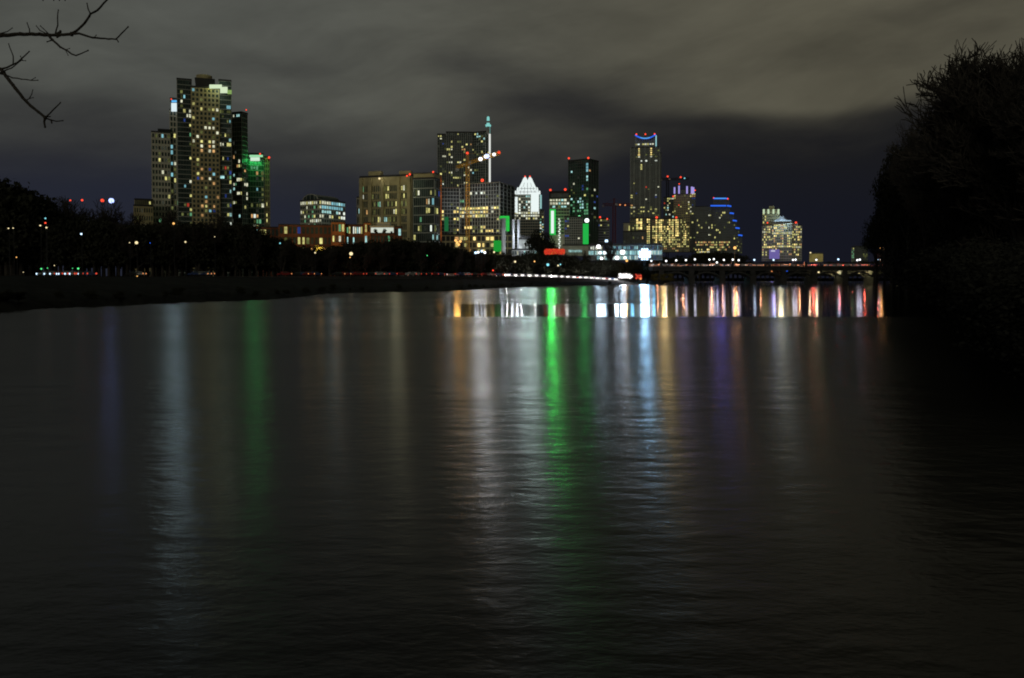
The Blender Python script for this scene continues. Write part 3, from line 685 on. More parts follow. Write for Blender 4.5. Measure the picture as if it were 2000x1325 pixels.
# ------------------------------------------------------------------ the floodlit tower with the faceted crown
B = Building('office_tower', 'brightly floodlit tower with white faceted pointed crown', 1030, 1000)
f1 = B.block(1003.5, 1054, None, 381, 11, 22, wall=PALE, pier=.12, band=.34, yb=500)
f2 = B.block(1001, 1058, None, 432, 12, 12, wall=PALE, pier=.12, band=.34, Y=1004, yb=500)
f3 = B.block(1054, 1062, None, 412, 2, 18, wall=PALE, pier=.2, band=.4, Y=1010, yb=500)
Y0 = 1012; kx = Y0 / F
def oct_(cxp, hw, py, dpt=None, yy=Y0):
    c0 = at(cxp, py, yy); w = hw * kx; d_ = (dpt or hw) * kx; ch = .3 * w
    return [(c0.x + x, c0.y + y, c0.z) for x, y in ((-w + ch, -d_), (w - ch, -d_), (w, -d_ + ch), (w, d_ - ch), (w - ch, d_), (-w + ch, d_), (-w, d_ - ch), (-w, -d_ + ch))]
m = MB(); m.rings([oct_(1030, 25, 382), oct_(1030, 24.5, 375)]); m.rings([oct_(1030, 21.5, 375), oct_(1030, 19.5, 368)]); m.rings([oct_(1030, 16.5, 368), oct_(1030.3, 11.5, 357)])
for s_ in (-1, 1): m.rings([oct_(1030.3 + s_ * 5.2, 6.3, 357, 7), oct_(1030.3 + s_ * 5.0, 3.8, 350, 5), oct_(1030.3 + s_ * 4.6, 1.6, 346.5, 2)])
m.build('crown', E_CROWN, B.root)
m = MB()
for cx_, y0, y1, hw in ((1030, 375, 382, 25), (1030, 368, 375, 20.5)):
    for k in range(-3, 4): 
        p0 = at(cx_ + k * hw / 3.6, y1, Y0); p1 = at(cx_ + k * hw / 3.6, y0, Y0)
        m.box((p0.x - .25, Y0 - hw * kx - .9, p0.z), (.5, 0, 0), (0, .5, 0), (0, 0, p1.z - p0.z))
for yy, hw in ((378.5, 25), (371.5, 21)):
    p0 = at(1030 - hw * .7, yy, Y0); p1 = at(1030 + hw * .7, yy, Y0); m.box((p0.x, Y0 - hw * kx - .8, p0.z), (p1.x - p0.x, 0, 0), (0, .4, 0), (0, 0, .5))
for s_ in (-1, 0, 1):
    m.tube(at(1030 + s_ * 9, 367.5, Y0 - 11.2), at(1030.3 + s_ * 6, 357.5, Y0 - 8), .3, .3, 4)
m.build('crown_fins', SIL, B.root)
for s_ in (-1, 1): MB().ball(at(1030.3 + s_ * 4.8, 345, 1012), 1.0).build('beacon', E_RED, B.root)
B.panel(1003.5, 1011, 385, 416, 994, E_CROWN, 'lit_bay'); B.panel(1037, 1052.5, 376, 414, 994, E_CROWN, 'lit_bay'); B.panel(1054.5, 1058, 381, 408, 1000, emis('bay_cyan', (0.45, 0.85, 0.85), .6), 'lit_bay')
B.region([f1[0]], 1011, 382, 1040, 412, .62, 'qWWw'); B.region([f1[0]], 1003, 412, 1054, 432, .85, 'wWyw')
B.region([f2[0], f3[0]], 1000, 432, 1062, 482, .68, 'WwyqW', rowrun=.2); B.region([f3[0]], 1054, 415, 1062, 470, .4, 'kyg'); B.done()
lamp(B.root, at(1030, 365, 975), (0.72, 1.0, 0.97), 36000, 4.0, spot=50, aim=(0, 20, 0))  # unseen spots added to throw the crown's streak on the water
lamp(B.root, at(1045, 395, 975), (0.80, 1.0, 0.97), 25000, 4.0, spot=50, aim=(8, 20, 0))

# ------------------------------------------------------------------ old power station with stacks
B = Building('power_station', 'old grey power station hall among the smokestacks', 1030, 600)
B.block(1014, 1036, None, 468, 4, 3, wall=GREY, glass=GREY, pier=.05, band=.05, yb=500)
B.block(1036, 1048, None, 469, 3, 3, wall=WHITE, glass=GLASS, pier=.25, band=.3, Y=596, yb=500)
B.block(1000, 1062, None, 489, 14, 2, wall=GREY, glass=GLASS, pier=.2, band=.3, Y=590, yb=510)
B.block(1019, 1025, None, 464, 1, 1, wall=SIL, glass=SIL, pier=0, band=0, yb=468, depth=6); B.block(1028, 1036, None, 465, 1, 1, wall=SIL, glass=SIL, pier=0, band=0, yb=468, depth=6)
B.spots(B.faces, [(1040, 476, 'q'), (1042, 482, 'q'), (1046, 488, 'q'), (1009, 492, 'w'), (1016, 496, 'q'), (1024, 495, 'q'), (1047, 494, 'q'), (1052, 492, 'k')]); B.done()
lamp(B.root, at(1020, 488, 580), (.85, .9, 1), 2500, .5); lamp(B.root, at(1046, 480, 585), (.8, 1, .95), 1500, .5)
for lab, px, hw, yt, Y, flare in (('thick grey concrete smokestack in front of the green lit netting', 983.5, 4.3, 429, 590, 1.05), ('left one of two slim pale steel smokestacks', 1003, 2.6, 431, 606, 1.8), ('right one of two slim pale steel smokestacks', 1013, 2.8, 432, 606, 1.2)):
    r = thing('smokestack', lab, 'smokestack', (at(px, 500, Y).x, Y, 4)); c0 = at(px, yt, Y); w = hw * Y / F
    ring = lambda zz, ww: [(c0.x + ww * math.cos(t * math.pi / 8), c0.y + ww * math.sin(t * math.pi / 8), zz) for t in range(16)]
    m = MB(); m.rings([ring(4, w * flare), ring(12, w * flare), ring(16, w), ring(c0.z, w)]); m.build('shaft', GREY if hw > 4 else SIL, r)
    m = MB(); m.rings([ring(c0.z, w * 1.08), ring(c0.z + .8, w * 1.08)]); m.build('rim', SIL, r)
    lamp(r, at(px - 2, 455, Y - 9), (.85, .92, 1), 900 if hw > 4 else 2200, .6); lamp(r, at(px - 2, 485, Y - 9), (.85, .92, 1), 900, .6)

# ------------------------------------------------------------------ the green lit pair and neighbours
B = Building('condominium_tower', 'mid-rise with a green and white glowing stair panel', 1092, 780)
f1 = B.block(1073.5, 1112, None, 388, 7, 16, wall=PALE, pier=.10, band=.34, glass=GLASS, yb=490)
m = MB()
for px in (1073.5, 1111.5): 
    p = at(px, 388, 780); m.tube(p, (p.x, p.y, zat(374, 780, px)), .45, .45, 5)
m.tube(at(1073.5, 374, 780), at(1111.5, 374, 780), .35, .35, 5); m.build('roof_frame', DARK, B.root)
B.block(1074, 1111, None, 377, 3, 1, yb=388, wall=DARK, glass=GLASS, pier=.05, band=0, Y=784, depth=15)
B.panel(1073.7, 1085.5, 409, 459, 774, emis('stair_green', (0.04, 0.85, 0.13), 0.62, sample=True), 'lit_panel'); B.panel(1076.2, 1081.8, 412, 456, 773, E_CROWN, 'lit_panel')
B.panel(1074, 1103, 459, 486, 776, PALE, 'plain_wall')
B.region(f1[:1], 1073, 389, 1112, 398, .9, 'qWw'); B.region(f1[:1], 1073, 398, 1112, 410, .6, 'kyq')
for j, y in enumerate(range(427, 484, 4)): B.panel(1090.5 + (j % 2) * 1.4, 1093.5 + (j % 2) * 1.4, y, y + 2.6, 772, WC['W'], 'lit_window')
beacon(B.root, 1075, 371.5, 780, 2.2); beacon(B.root, 1104, 370.5, 780, 2.4); B.done()
lamp(B.root, at(1079, 432, 755), (0.05, 1.0, 0.12), 38000, 2.0, spot=48, aim=(3, 20, 0)); lamp(B.root, at(1080, 430, 765), (.05, 1, .15), 1500, 1.0)

B = Building('apartment_tower', 'dark tall slab tower washed green at its foot', 1139, 800)
f1 = B.block(1110, 1149, 1168.5, 312, 9, 30, 4, phi=30, wall=DLINE, pier=.10, band=.14, yb=492)
B.region(f1[:1], 1144, 321, 1150, 336, 1, 'c', fill=(1, .8))
B.spots(f1[:2], [(1116, 334, 'q'), (1120, 361, 'w'), (1116, 365, 'd'), (1140, 361, 'b'), (1140, 368, 'b'), (1144, 382, 'y'), (1147, 345, 'q'), (1148, 353, 'q'), (1147, 370, 'g'), (1160, 369, 'w'), (1158, 383, 'k'), (1164, 383, 'b'),
   (1160, 405, 'q'), (1113, 382, 'y'), (1118, 387, 'q'), (1128, 394, 'q'), (1132, 394, 'q'), (1139, 395, 'q'), (1140, 402, 'q'), (1140, 408, 'q'), (1132, 402, 'g'), (1133, 411, 'g'), (1135, 406, 'q'), (1120, 408, 'g'), (1114, 412, 'b'), (1163, 396, 'b'),
   (1152, 331, 'o'), (1156, 421, 'd'), (1146, 398, 'g'), (1146, 404, 'g'), (1146, 410, 'g')])
B.region(f1[:1], 1112, 385, 1150, 420, .22, 'dgq'); B.region(f1[:2], 1110, 325, 1168, 480, .07, 'ddk')
beacon(B.root, 1111, 309.5, 800, 1.9); beacon(B.root, 1149, 309, 800, 2.1); beacon(B.root, 1166.5, 318.5, 820, 1.9)
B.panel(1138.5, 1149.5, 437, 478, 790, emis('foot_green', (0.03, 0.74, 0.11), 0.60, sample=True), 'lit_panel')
MB().ball(at(1131.5, 424, 786), 1.6).build('floodlight', E_GREEN, B.root); MB().ball(at(1131.5, 424, 784.5), 1.1).build('floodlight', E_WHITE, B.root)
MB().ball(at(1146.2, 431, 786), 2.2).build('floodlight', E_WHITE, B.root)
lamp(B.root, at(1131.5, 424, 783), (.1, 1, .2), 3500, 1.5); lamp(B.root, at(1145, 431, 782), (.1, 1, .25), 3500, 1.5)
lamp(B.root, at(1140, 430, 770), (.08, 1, .2), 3000, 2, spot=48, aim=(6, 20, 0)); B.done()

B = Building('apartment_block', 'low grey apartment block with small blue lit windows between the green lights', 1118, 720)
f1 = B.block(1103, 1137, None, 425, 8, 14, wall=LINE, pier=.24, band=.28, yb=492)
B.block(1100, 1150, None, 480, 6, 1, wall=PALE, glass=PALE, pier=0, band=0, Y=712, yb=500)
B.spots(f1[:1], [(1106, 433, 'b'), (1110, 433, 'b'), (1106, 446, 'b'), (1106, 460, 'b'), (1111, 460, 'b'), (1110, 440, 'y'), (1101, 445, 'y'), (1130, 465, 'w'), (1108, 420, 'g')]); B.region(f1[:1], 1103, 425, 1137, 480, .12, 'ddk'); B.done()
for k in range(9): B.panel(1111 + k * 3.0, 1112.4 + k * 3.0, 488.5, 493, 708, WC['q'], 'lit_window')

B = Building('office_building', 'small round cornered mid-rise with two red roof lights', 1180, 900)
f1 = B.block(1168.5, 1190, None, 428, 6, 13, wall=LINE, pier=.04, band=.36, yb=492); C, a, b, wa, wb, z0, z1 = B.last
B.region(f1[:1], 1168, 428, 1190, 480, .16, 'dky'); B.region(f1[:1], 1171, 427, 1187, 431, .8, 'yk'); B.spots(f1[:1], [(1166, 442, 'b'), (1184, 471, 'W')])
beacon(B.root, 1172, 424.5, 900, 1.9); beacon(B.root, 1186, 428, 900, 1.6); B.done()
MB().ball(at(1165.5, 442, 880), 1.5).build('floodlight', E_BLUEW, B.root); lamp(B.root, at(1165.5, 442, 878), (.3, .35, 1), 1500, 1)

# ------------------------------------------------------------------ tower with the blue arc crown
B = Building('condominium_tower', 'tallest right-hand tower crowned by a glowing blue arc', 1260, 1150)
f1 = B.block(1231, 1288, None, 288, 12, 46, wall=DLINE, pier=.10, band=.16, yb=470)
m = MB()
for i in (0, 1.5, 4, 6, 8, 10.5, 12):
    q = f1[0].o + f1[0].u * (f1[0].w * i / 12 - .35); m.box(q, f1[0].u * .7, f1[0].n * .8, Vector((0, 0, f1[0].z1 - f1[0].z0 + 1)))
m.build('wall_pier', LINE, B.root)
fx = B.block(1288, 1291, None, 300, 1, 30, wall=DLINE, pier=.2, band=.2, Y=1156, yb=470, depth=14)
f2 = B.block(1240, 1281, None, 266, 9, 5, wall=LINE, pier=.10, band=.10, Y=1156, yb=288, parapet=.4)
m = MB(); m2 = MB()
pts = []
for k in range(21):
    t = k / 20; px = 1240.5 + t * 40; py = 264.2 + 7.0 * (1 - (2 * t - 1) ** 2) - 1.0 * t
    pts.append(at(px, py, 1150))
for p, q in zip(pts, pts[1:]): m.tube(p, q, .95, .95, 6)
for p, q in zip(pts[5:14], pts[6:15]): m2.tube(p + Vector((0, -1.2, 0)), q + Vector((0, -1.2, 0)), .6, .6, 5)
m.build('crown_arc', E_BLUE, B.root); m2.build('crown_arc_light', E_LBLUE, B.root)
for t in (1, 20):
    p = pts[t]; MB().tube(p, (p.x, p.y, zat(288, 1150, 1260)), .5, .5, 5).build('crown_post', SIL, B.root)
p = at(1281.5, 265, 1149); MB().cbox(p.x, 1149, zat(286, 1149, 1281), 1.3, 1.0, p.z - zat(286, 1149, 1281)).build('light_strip', emis('strip_cyan', (0.45, 0.9, 0.95), .7), B.root)
B.region(f2[:1], 1242, 279, 1279, 286, .9, 'wWy'); B.region(f1[:1], 1247.5, 288, 1252.5, 308, 1, 'ywh'); B.region(f1[:1], 1269, 288, 1273.5, 308, 1, 'ywh')
B.spots(f1[:1], [(1238, 315, 'd'), (1251, 314, 'W'), (1261, 313, 'W'), (1280, 313, 'W', 1), (1252, 322, 'y'), (1252, 328, 'y'), (1252, 332, 'y'), (1240, 360, 'y'), (1262, 367, 'r'), (1286, 364, 'w'), (1242, 378, 'b'), (1279, 381, 'W'), (1282, 381, 'W'), (1281, 386, 'b'),
   (1234, 383, 'y'), (1234, 388, 'y'), (1261, 390, 'w'), (1234, 400, 'o'), (1240, 406, 'w'), (1240, 414, 'y'), (1250, 410, 'k'), (1272, 410, 'y'), (1279, 410, 'y'), (1266, 414, 'y')])
B.region(f1[:1], 1231, 405, 1290, 422, .2, 'yk'); B.region(f1[:1], 1231, 290, 1290, 405, .05, 'ddk')
beacon(B.root, 1243, 262.5, 1150, 1.6); beacon(B.root, 1260.5, 262.5, 1150, 1.6); beacon(B.root, 1278.5, 262, 1150, 1.6); B.done()

B = Building('parking_podium', 'warm lit building in front of the blue crowned tower foot', 1240, 1000)
f1 = B.block(1231, 1262, None, 427, 8, 12, wall=TAN, pier=.15, band=.2, yb=492); f2 = B.block(1263, 1273, None, 427, 3, 14, wall=DLINE, pier=.3, band=.2, yb=492, Y=1005)
f3 = B.block(1217.5, 1230, None, 436, 2, 2, wall=PALE, glass=PALE, pier=0, band=0, Y=960, yb=453, parapet=.4); f4 = B.block(1217.5, 1262, None, 453, 10, 5, wall=DLINE, pier=.15, band=.15, Y=950, yb=492)
B.region(f1[:1], 1243, 428, 1254, 450, .95, 'hhy', fill=(1, 1)); B.region(f1[:1], 1231, 428, 1262, 452, .35, 'ykd'); B.region(f2[:1], 1264, 428, 1268.5, 476, .95, 'yh'); B.spots(f4[:1], [(1253, 464, 'o'), (1239, 468, 'k')]); B.region(f4[:1], 1217, 453, 1262, 490, .12, 'dd'); B.done()
B.panel(1228, 1230, 441, 451, 955, WC['y'], 'lit_window')

B = Building('apartment_block', 'broad golden lit block with dense columns of yellow windows', 1310, 980)
f1 = B.block(1274, 1332, None, 428, 18, 15, wall=TAN, pier=.26, band=.28, yb=492); f2 = B.block(1332, 1346, None, 437, 5, 13, wall=TAN, pier=.26, band=.28, yb=492, Y=990)
fs = [f1[0], f2[0]]
for x0, x1, y0, y1 in ((1279, 1285, 429, 476), (1288, 1294, 429, 470), (1306, 1310, 428, 474), (1312, 1316, 428, 470), (1320, 1326, 428, 462)): B.region([f1[0]], x0, y0, x1, y1, .95, 'hhhy', fill=(.9, .85))
B.region(fs, 1334, 452, 1340, 480, .9, 'hy'); B.region(fs, 1274, 430, 1346, 455, .45, 'yykh'); B.region(fs, 1274, 455, 1346, 482, .62, 'yyhk'); B.region(fs, 1296, 480, 1330, 490, .4, 'yo')
beacon(B.root, 1282.5, 425, 980, 2.3); beacon(B.root, 1321, 425, 980, 2.0); B.done()
lamp(B.root, at(1300, 445, 950), (1, .72, .30), 32000, 3, spot=48, aim=(14, 25, 0))

B = Building('apartment_tower', 'thin dark tower half hidden left of the purple crowned tower', 1307, 1350)
f1 = B.block(1296, 1316, None, 386, 6, 24, wall=DLINE, pier=.2, band=.2, yb=492); B.region(f1[:1], 1302, 385, 1316, 391, .9, 'wy'); B.region(f1[:1], 1296, 391, 1316, 430, .25, 'ykwq')
B.spots(f1[:1], [(1299, 398, 'r'), (1306, 393, 'w'), (1306, 400, 'w')]); B.done()
B = Building('hotel_tower', 'tan tower with glowing purple fins round its crown', 1337, 1280)
f1 = B.block(1316, 1347, None, 380, 8, 26, wall=TAN, pier=.34, band=.42, yb=492); f2 = B.block(1347, 1358, None, 377, 3, 27, wall=DLINE, pier=.15, band=.3, yb=492, Y=1284)
for px, w, y0 in ((1317.6, 1.4, 366), (1326.4, 1.3, 363), (1342, 1.4, 364), (1351.4, 1.6, 365), (1354.6, 1.5, 366)): B.panel(px - w, px + w, y0, 378.5, 1272, E_PURP, 'lit_fin', thick=1.5)
B.block(1320, 1346, None, 371, 4, 1, wall=DARK, pier=.1, band=0, yb=379, Y=1290, depth=12)
B.region(f1[:1], 1319, 377, 1326, 382, 1, 'ww'); B.region(f2[:1], 1347, 378, 1358, 384, .8, 'yo'); B.region([f1[0], f2[0]], 1342, 390, 1352, 425, .6, 'ykw'); B.region(f1[:1], 1316, 400, 1322, 420, .6, 'yk')
B.spots([f2[0]], [(1354, 388, 'b'), (1356, 388, 'b'), (1354, 402, 'b')]); B.region([f1[0], f2[0]], 1316, 380, 1358, 490, .10, 'dky')
beacon(B.root, 1326.5, 359.5, 1275, 1.3); beacon(B.root, 1357.5, 372, 1275, 1.3); beacon(B.root, 1315, 384, 1275, 1.6); beacon(B.root, 1326, 401, 1275, 1.0); B.done()
lamp(B.root, at(1340, 370, 1255), (.45, .40, 1), 12000, 3, spot=48, aim=(14, 25, 0))

B = Building('office_building', 'stepped dark office block edged with neon blue lines', 1400, 1200)
f1 = B.block(1358, 1389, None, 404, 11, 19, wall=DLINE, pier=.2, band=.3, yb=495); f2 = B.block(1389, 1426, None, 403.5, 12, 19, wall=DLINE, pier=.2, band=.3, yb=495, Y=1202)
B.block(1393, 1424, None, 388.5, 8, 3, wall=DLINE, pier=.2, band=.3, yb=403, Y=1210, depth=18)
st = []
for x0, x1, yt in ((1426, 1433, 417.5), (1433, 1438.5, 432), (1438.5, 1444, 447), (1444, 1449.5, 461)):
    q = B.block(x0, x1, None, yt, 2, 12, wall=DLINE, pier=.2, band=.3, yb=495, Y=1203, depth=16); st.append(q[0])
def neon(x0, x1, y, hgt=1.1, bow=0.0, Y=1192, mt=E_BLUE):
    m = MB(); n = 6; P_ = [at(x0 + (x1 - x0) * t / n, y + bow * (t / n) ** 2, Y) for t in range(n + 1)]
    for p, q in zip(P_, P_[1:]): m.tube(p, q, hgt, hgt, 6)
    m.build('neon_line', mt, B.root)
neon(1394, 1420, 388); neon(1396, 1418, 387.6, .5, Y=1190, mt=E_LBLUE); neon(1388, 1418, 402.2); neon(1420, 1428, 402.2, 1.1, 1.2)
for x0, y in ((1425.5, 416.5), (1431.3, 431), (1436.8, 445.5), (1442.2, 459.5)): neon(x0, x0 + 7.5, y, 1.1, 1.0)
fs = [f1[0], f2[0]]
B.region(fs, 1358, 469, 1427, 476, .75, 'yo'); B.region(fs, 1358, 477, 1427, 483, .85, 'oyo'); B.region(fs, 1385, 483, 1427, 492, .6, 'oky'); B.region(fs, 1358, 486, 1386, 496, .7, 'ywh')
B.region(fs, 1360, 415, 1427, 465, .16, 'kyyw', rowrun=.25); B.region(st, 1428, 420, 1450, 495, .2, 'kyd'); beacon(B.root, 1394, 387, 1195, 1.4); beacon(B.root, 1421.5, 388.5, 1195, 1.6); B.done()
lamp(B.root, at(1412, 396, 1170), (.16, .14, 1), 15000, 3, spot=48, aim=(20, 25, 0))

B = Building('hotel_tower', 'stepped golden lit hotel with domed roof and purple wall', 1527, 1300)
f1 = B.block(1489.5, 1522, None, 409, 9, 18, wall=TAN, pier=.34, band=.36, yb=510, Y=1310, parapet=.5); B.block(1502, 1512, None, 402.5, 2, 1, wall=TAN, glass=TAN, pier=0, band=0, yb=409, Y=1314, depth=10, parapet=.4)
f2 = B.block(1508, 1547, None, 432, 12, 15, wall=PALE, pier=.34, band=.36, yb=510, Y=1300); f3 = B.block(1547, 1558, None, 436, 3, 15, wall=PALE, pier=.34, band=.36, yb=510, Y=1302)
f4 = B.block(1558, 1566, None, 441, 3, 14, wall=PALE, pier=.34, band=.36, yb=510, Y=1304); f5 = B.block(1488.8, 1508, None, 441, 6, 14, wall=PALE, pier=.34, band=.36, yb=510, Y=1301)
for px in (1492, 1501, 1511, 1520.5):
    B.panel(px - 1.6, px + 1.6, 409, 418, 1306, emis('fin_lime', (0.75, 0.95, 0.62), .72), 'lit_fin', thick=1.2)
p = at(1528, 432, 1308); rg = []
for y, w in ((431.5, 14.5), (429, 12.5), (426.5, 8.5), (424, 5), (423.5, 4.5), (421.8, 4.5)):
    zz = zat(y, 1300, 1528); rg.append([(p.x + w * 1300 / F * math.cos(t * math.pi / 8), 1312 + w * 1300 / F * math.sin(t * math.pi / 8) * .6, zz) for t in range(16)])
m = MB(); m.rings(rg); m.build('dome_roof', SIL, B.root)
B.panel(1513, 1545, 430.6, 432.2, 1296, emis('dome_rim', (0.55, 0.80, 1.0), .75), 'dome_rim_light')
for q in (1519, 1528, 1537): lamp(B.root, at(q, 429.5, 1292), (.55, .8, 1), 5000, .5)
fs = [f2[0], f3[0], f4[0], f5[0]]
for y in (455, 482): B.region(fs, 1489, y - 2.6, 1566, y + 2.6, .92, 'yhyw')
B.region([f2[0]], 1524, 436, 1532, 480, .75, 'yo'); B.region(fs, 1489, 440, 1566, 500, .5, 'yyhok'); B.region(f1[:1], 1490, 418, 1508, 441, .25, 'yk')
beacon(B.root, 1499, 435.5, 1298, 1.6); beacon(B.root, 1554.5, 435, 1298, 2.0)
PW = emis('purple_wall', (0.33, 0.26, 0.80), .42); B.panel(1502.5, 1522.5, 487.5, 506, 1288, PW, 'purple_wall'); B.panel(1506, 1514, 489, 492, 1286, emis('purple_wall_hot', (.75, .72, 1), .7), 'wall_light')
B.done(); lamp(B.root, at(1527, 470, 1270), (1, .85, .5), 16000, 4, spot=48, aim=(25, 30, 0)); lamp(B.root, at(1512, 495, 1270), (.4, .3, 1), 4000, 3)

# small things right of the hotel
B = Building('low_building', 'small olive lit building right of the golden hotel', 1595, 1000, cat='building')
B.block(1582, 1607.5, None, 496, 4, 1, wall=TAN, glass=TAN, pier=.05, band=0, yb=512, depth=12); lamp(B.root, at(1583, 493, 985), (1, .9, .5), 1800, .5); MB().ball(at(1583, 494, 990), 1.0).build('roof_lamp', E_WARM, B.root)
lamp(B.root, at(1596, 492, 985), (.9, .8, .3), 3000, 1)
B = Building('office_building', 'small dark building with a green lit corner near the bridge end', 1680, 1000)
f1 = B.block(1664, 1668.5, None, 484, 2, 8, wall=LINE, glass=GGLASS, pier=.1, band=.2, yb=512); f2 = B.block(1668.5, 1695, None, 482, 9, 9, wall=DLINE, pier=.2, band=.25, yb=512)
B.region(f1[:1], 1664, 488, 1669, 506, .6, 'g'); B.spots(f1[:1], [(1667, 485.5, 'y'), (1667, 488, 'y')]); B.region(f2[:1], 1686, 490, 1695, 506, .6, 'k'); B.done()

# ------------------------------------------------------------------ bright glass building on the shore
B = Building('glass_pavilion', 'long low glass building glowing cyan and white behind bare trees', 1220, 530)
f1 = B.block(1150, 1293, None, 479, 80, 3, wall=GREY, pier=.26, band=.20, yb=508, depth=20, glass=GLASS)
CY1 = emis('pavilion_cyan', (0.42, 0.86, 0.92), .55)
B.region(f1[:1], 1153, 479, 1176, 488, .9, 'WwW'); B.region(f1[:1], 1176, 479, 1245, 488, .62, 'cqbcd'); B.region(f1[:1], 1150, 488, 1293, 498, .93, 'qqWqc', fill=(.9, .9)); B.region(f1[:1], 1166, 498, 1245, 508, .85, 'qqWc', fill=(.9, .8)); B.region(f1[:1], 1245, 479, 1293, 508, .3, 'cdb')
B.done()
for px, py, R, E, w in ((1169, 482, 2.0, E_WHITE, 14000), (1172, 494, 1.5, E_WHITE, 9000), (1181, 494, 1.5, E_WHITE, 9000), (1175, 505, 1.5, E_WHITE, 12000), (1216, 493, 2.4, E_WHITE, 26000), (1205, 504, 2.0, E_WHITE, 16000), (1221, 504, 1.3, E_WHITE, 6000), (1184.5, 471, 1.5, E_COOL, 3000)):
    MB().ball(at(px, py, 519), R * .72).build('floodlight', E, B.root)
    lamp(B.root, at(px, py, 515), (.60, .80, 1.0), w * .13, 1.2, spot=55, aim=(6, 20, 0)); lamp(B.root, at(px, py - 1, 517), (.45, .80, 1.0), w * .02, 1.0, spec=.1)  # extra point lamp at each floodlight added to brighten the facade
r = thing('light_tower', 'glaring blue-white floodlight tower in front of the glass pavilion', 'floodlight', (at(1259, 500, 500).x, 500, 4))
m = MB(); p = at(1259, 497, 500); lattice(m, (p.x, 500, 4), (p.x, 500, p.z - 1), 1.0, 1.6, .07); m.build('mast', DARK, r)
m = MB(); m.cbox(p.x, 500.6, p.z - 3.2, 6.0, .5, 6.6); m.build('lamp_frame', DARK, r)
for i in range(5):
    for j in range(5):
        if (i in (0, 4)) and (j in (0, 4)): continue
        q = Vector((p.x - 3.1 + i * 1.55, 500, p.z - 3.0 + j * 1.5)); mm = MB(); mm.tube(q + Vector((0, .2, 0)), q + Vector((0, -.35, 0)), .5, .80, 12); mm.build('floodlight', E_COOL if (i in (0, 4) or j in (0, 4)) else E_WHITE, r)
lamp(r, (p.x, 497, p.z), (0.42, 0.72, 1.0), 20000, 2.5, spot=60, aim=(6, 20, 0)); lamp(r, (p.x, 497.5, p.z), (0.30, 0.64, 1.0), 9000, 1.5, spec=.1)
for q in ((1236, 493), (1278, 493), (1259, 484)): lamp(r, at(q[0], q[1], 522), (.20, .60, 1), 900, 1.0, spec=.1)  # unseen blue lamps added to brighten the pavilion front

# ------------------------------------------------------------------ roads, bridge
def gz(px, Y):
    """height of the ground sheet at a column and depth"""
    s0 = shoreY(px); t = (Y - s0) / min(s0, 180)
    return interp([(-0.30, -3.0), (-0.06, -0.8), (0.0, 0.02), (0.03, 0.6), (0.12, 1.5), (0.35, 2.6), (0.9, 3.3), (1.6, 3.8), (4, 4.0)], t)
ROAD = [(-200, 205), (60, 215), (200, 222), (400, 240), (600, 262), (800, 290), (960, 330), (1060, 372), (1150, 415), (1215, 445), (1262, 480)]
def roadpt(px, off=0.0):
    """point on the embankment road (row given by the photo's line of cars)"""
    Y = interp(ROAD, px) + off
    py = interp([(0, 535), (800, 535.5), (960, 536.6), (1060, 538.8), (1150, 542.5), (1215, 546.5), (1262, 549)], px)
    p = at(px, py, Y); return p
m = MB(); pr = None; rim = []
for k in range(-20, 127):
    px = k * 10; p = roadpt(px); z_ = p.z - 0.75
    u = (roadpt(px + 5) - roadpt(px - 5)); u.z = 0; u.normalize(); nn = Vector((-u.y, u.x, 0))
    rim.append((p - nn * 6, p + nn * 8, z_))
for (a0, b0, z0), (a1, b1, z1) in zip(rim, rim[1:]):
    v = [Vector((a0.x, a0.y, z0)), Vector((a1.x, a1.y, z1)), Vector((b1.x, b1.y, z1)), Vector((b0.x, b0.y, z0))]
    m.quad(*v)
    w = [q - Vector((0, 0, 3)) for q in v]; m.quad(w[0], w[1], v[1], v[0])
tag(m.build('road', ASPH), kind='structure')
m = MB()
for (a0, b0, z0), (a1, b1, z1) in list(zip(rim, rim[1:]))[98:]:
    a, b = a0 + (b0 - a0) * .62, a1 + (b1 - a1) * .62; a.z = z0; b.z = z1; a1_ = a; d = b - a
    m.box(a, d, (b0 - a0).normalized() * .3, Vector((0, 0, 1.05)))
bar = m.build('glow_barrier', GREY); tag(bar, 'added glow-catching barrier behind the line of headlights on the embankment road', 'barrier')  # barrier invented to catch headlight glow as an unbroken line

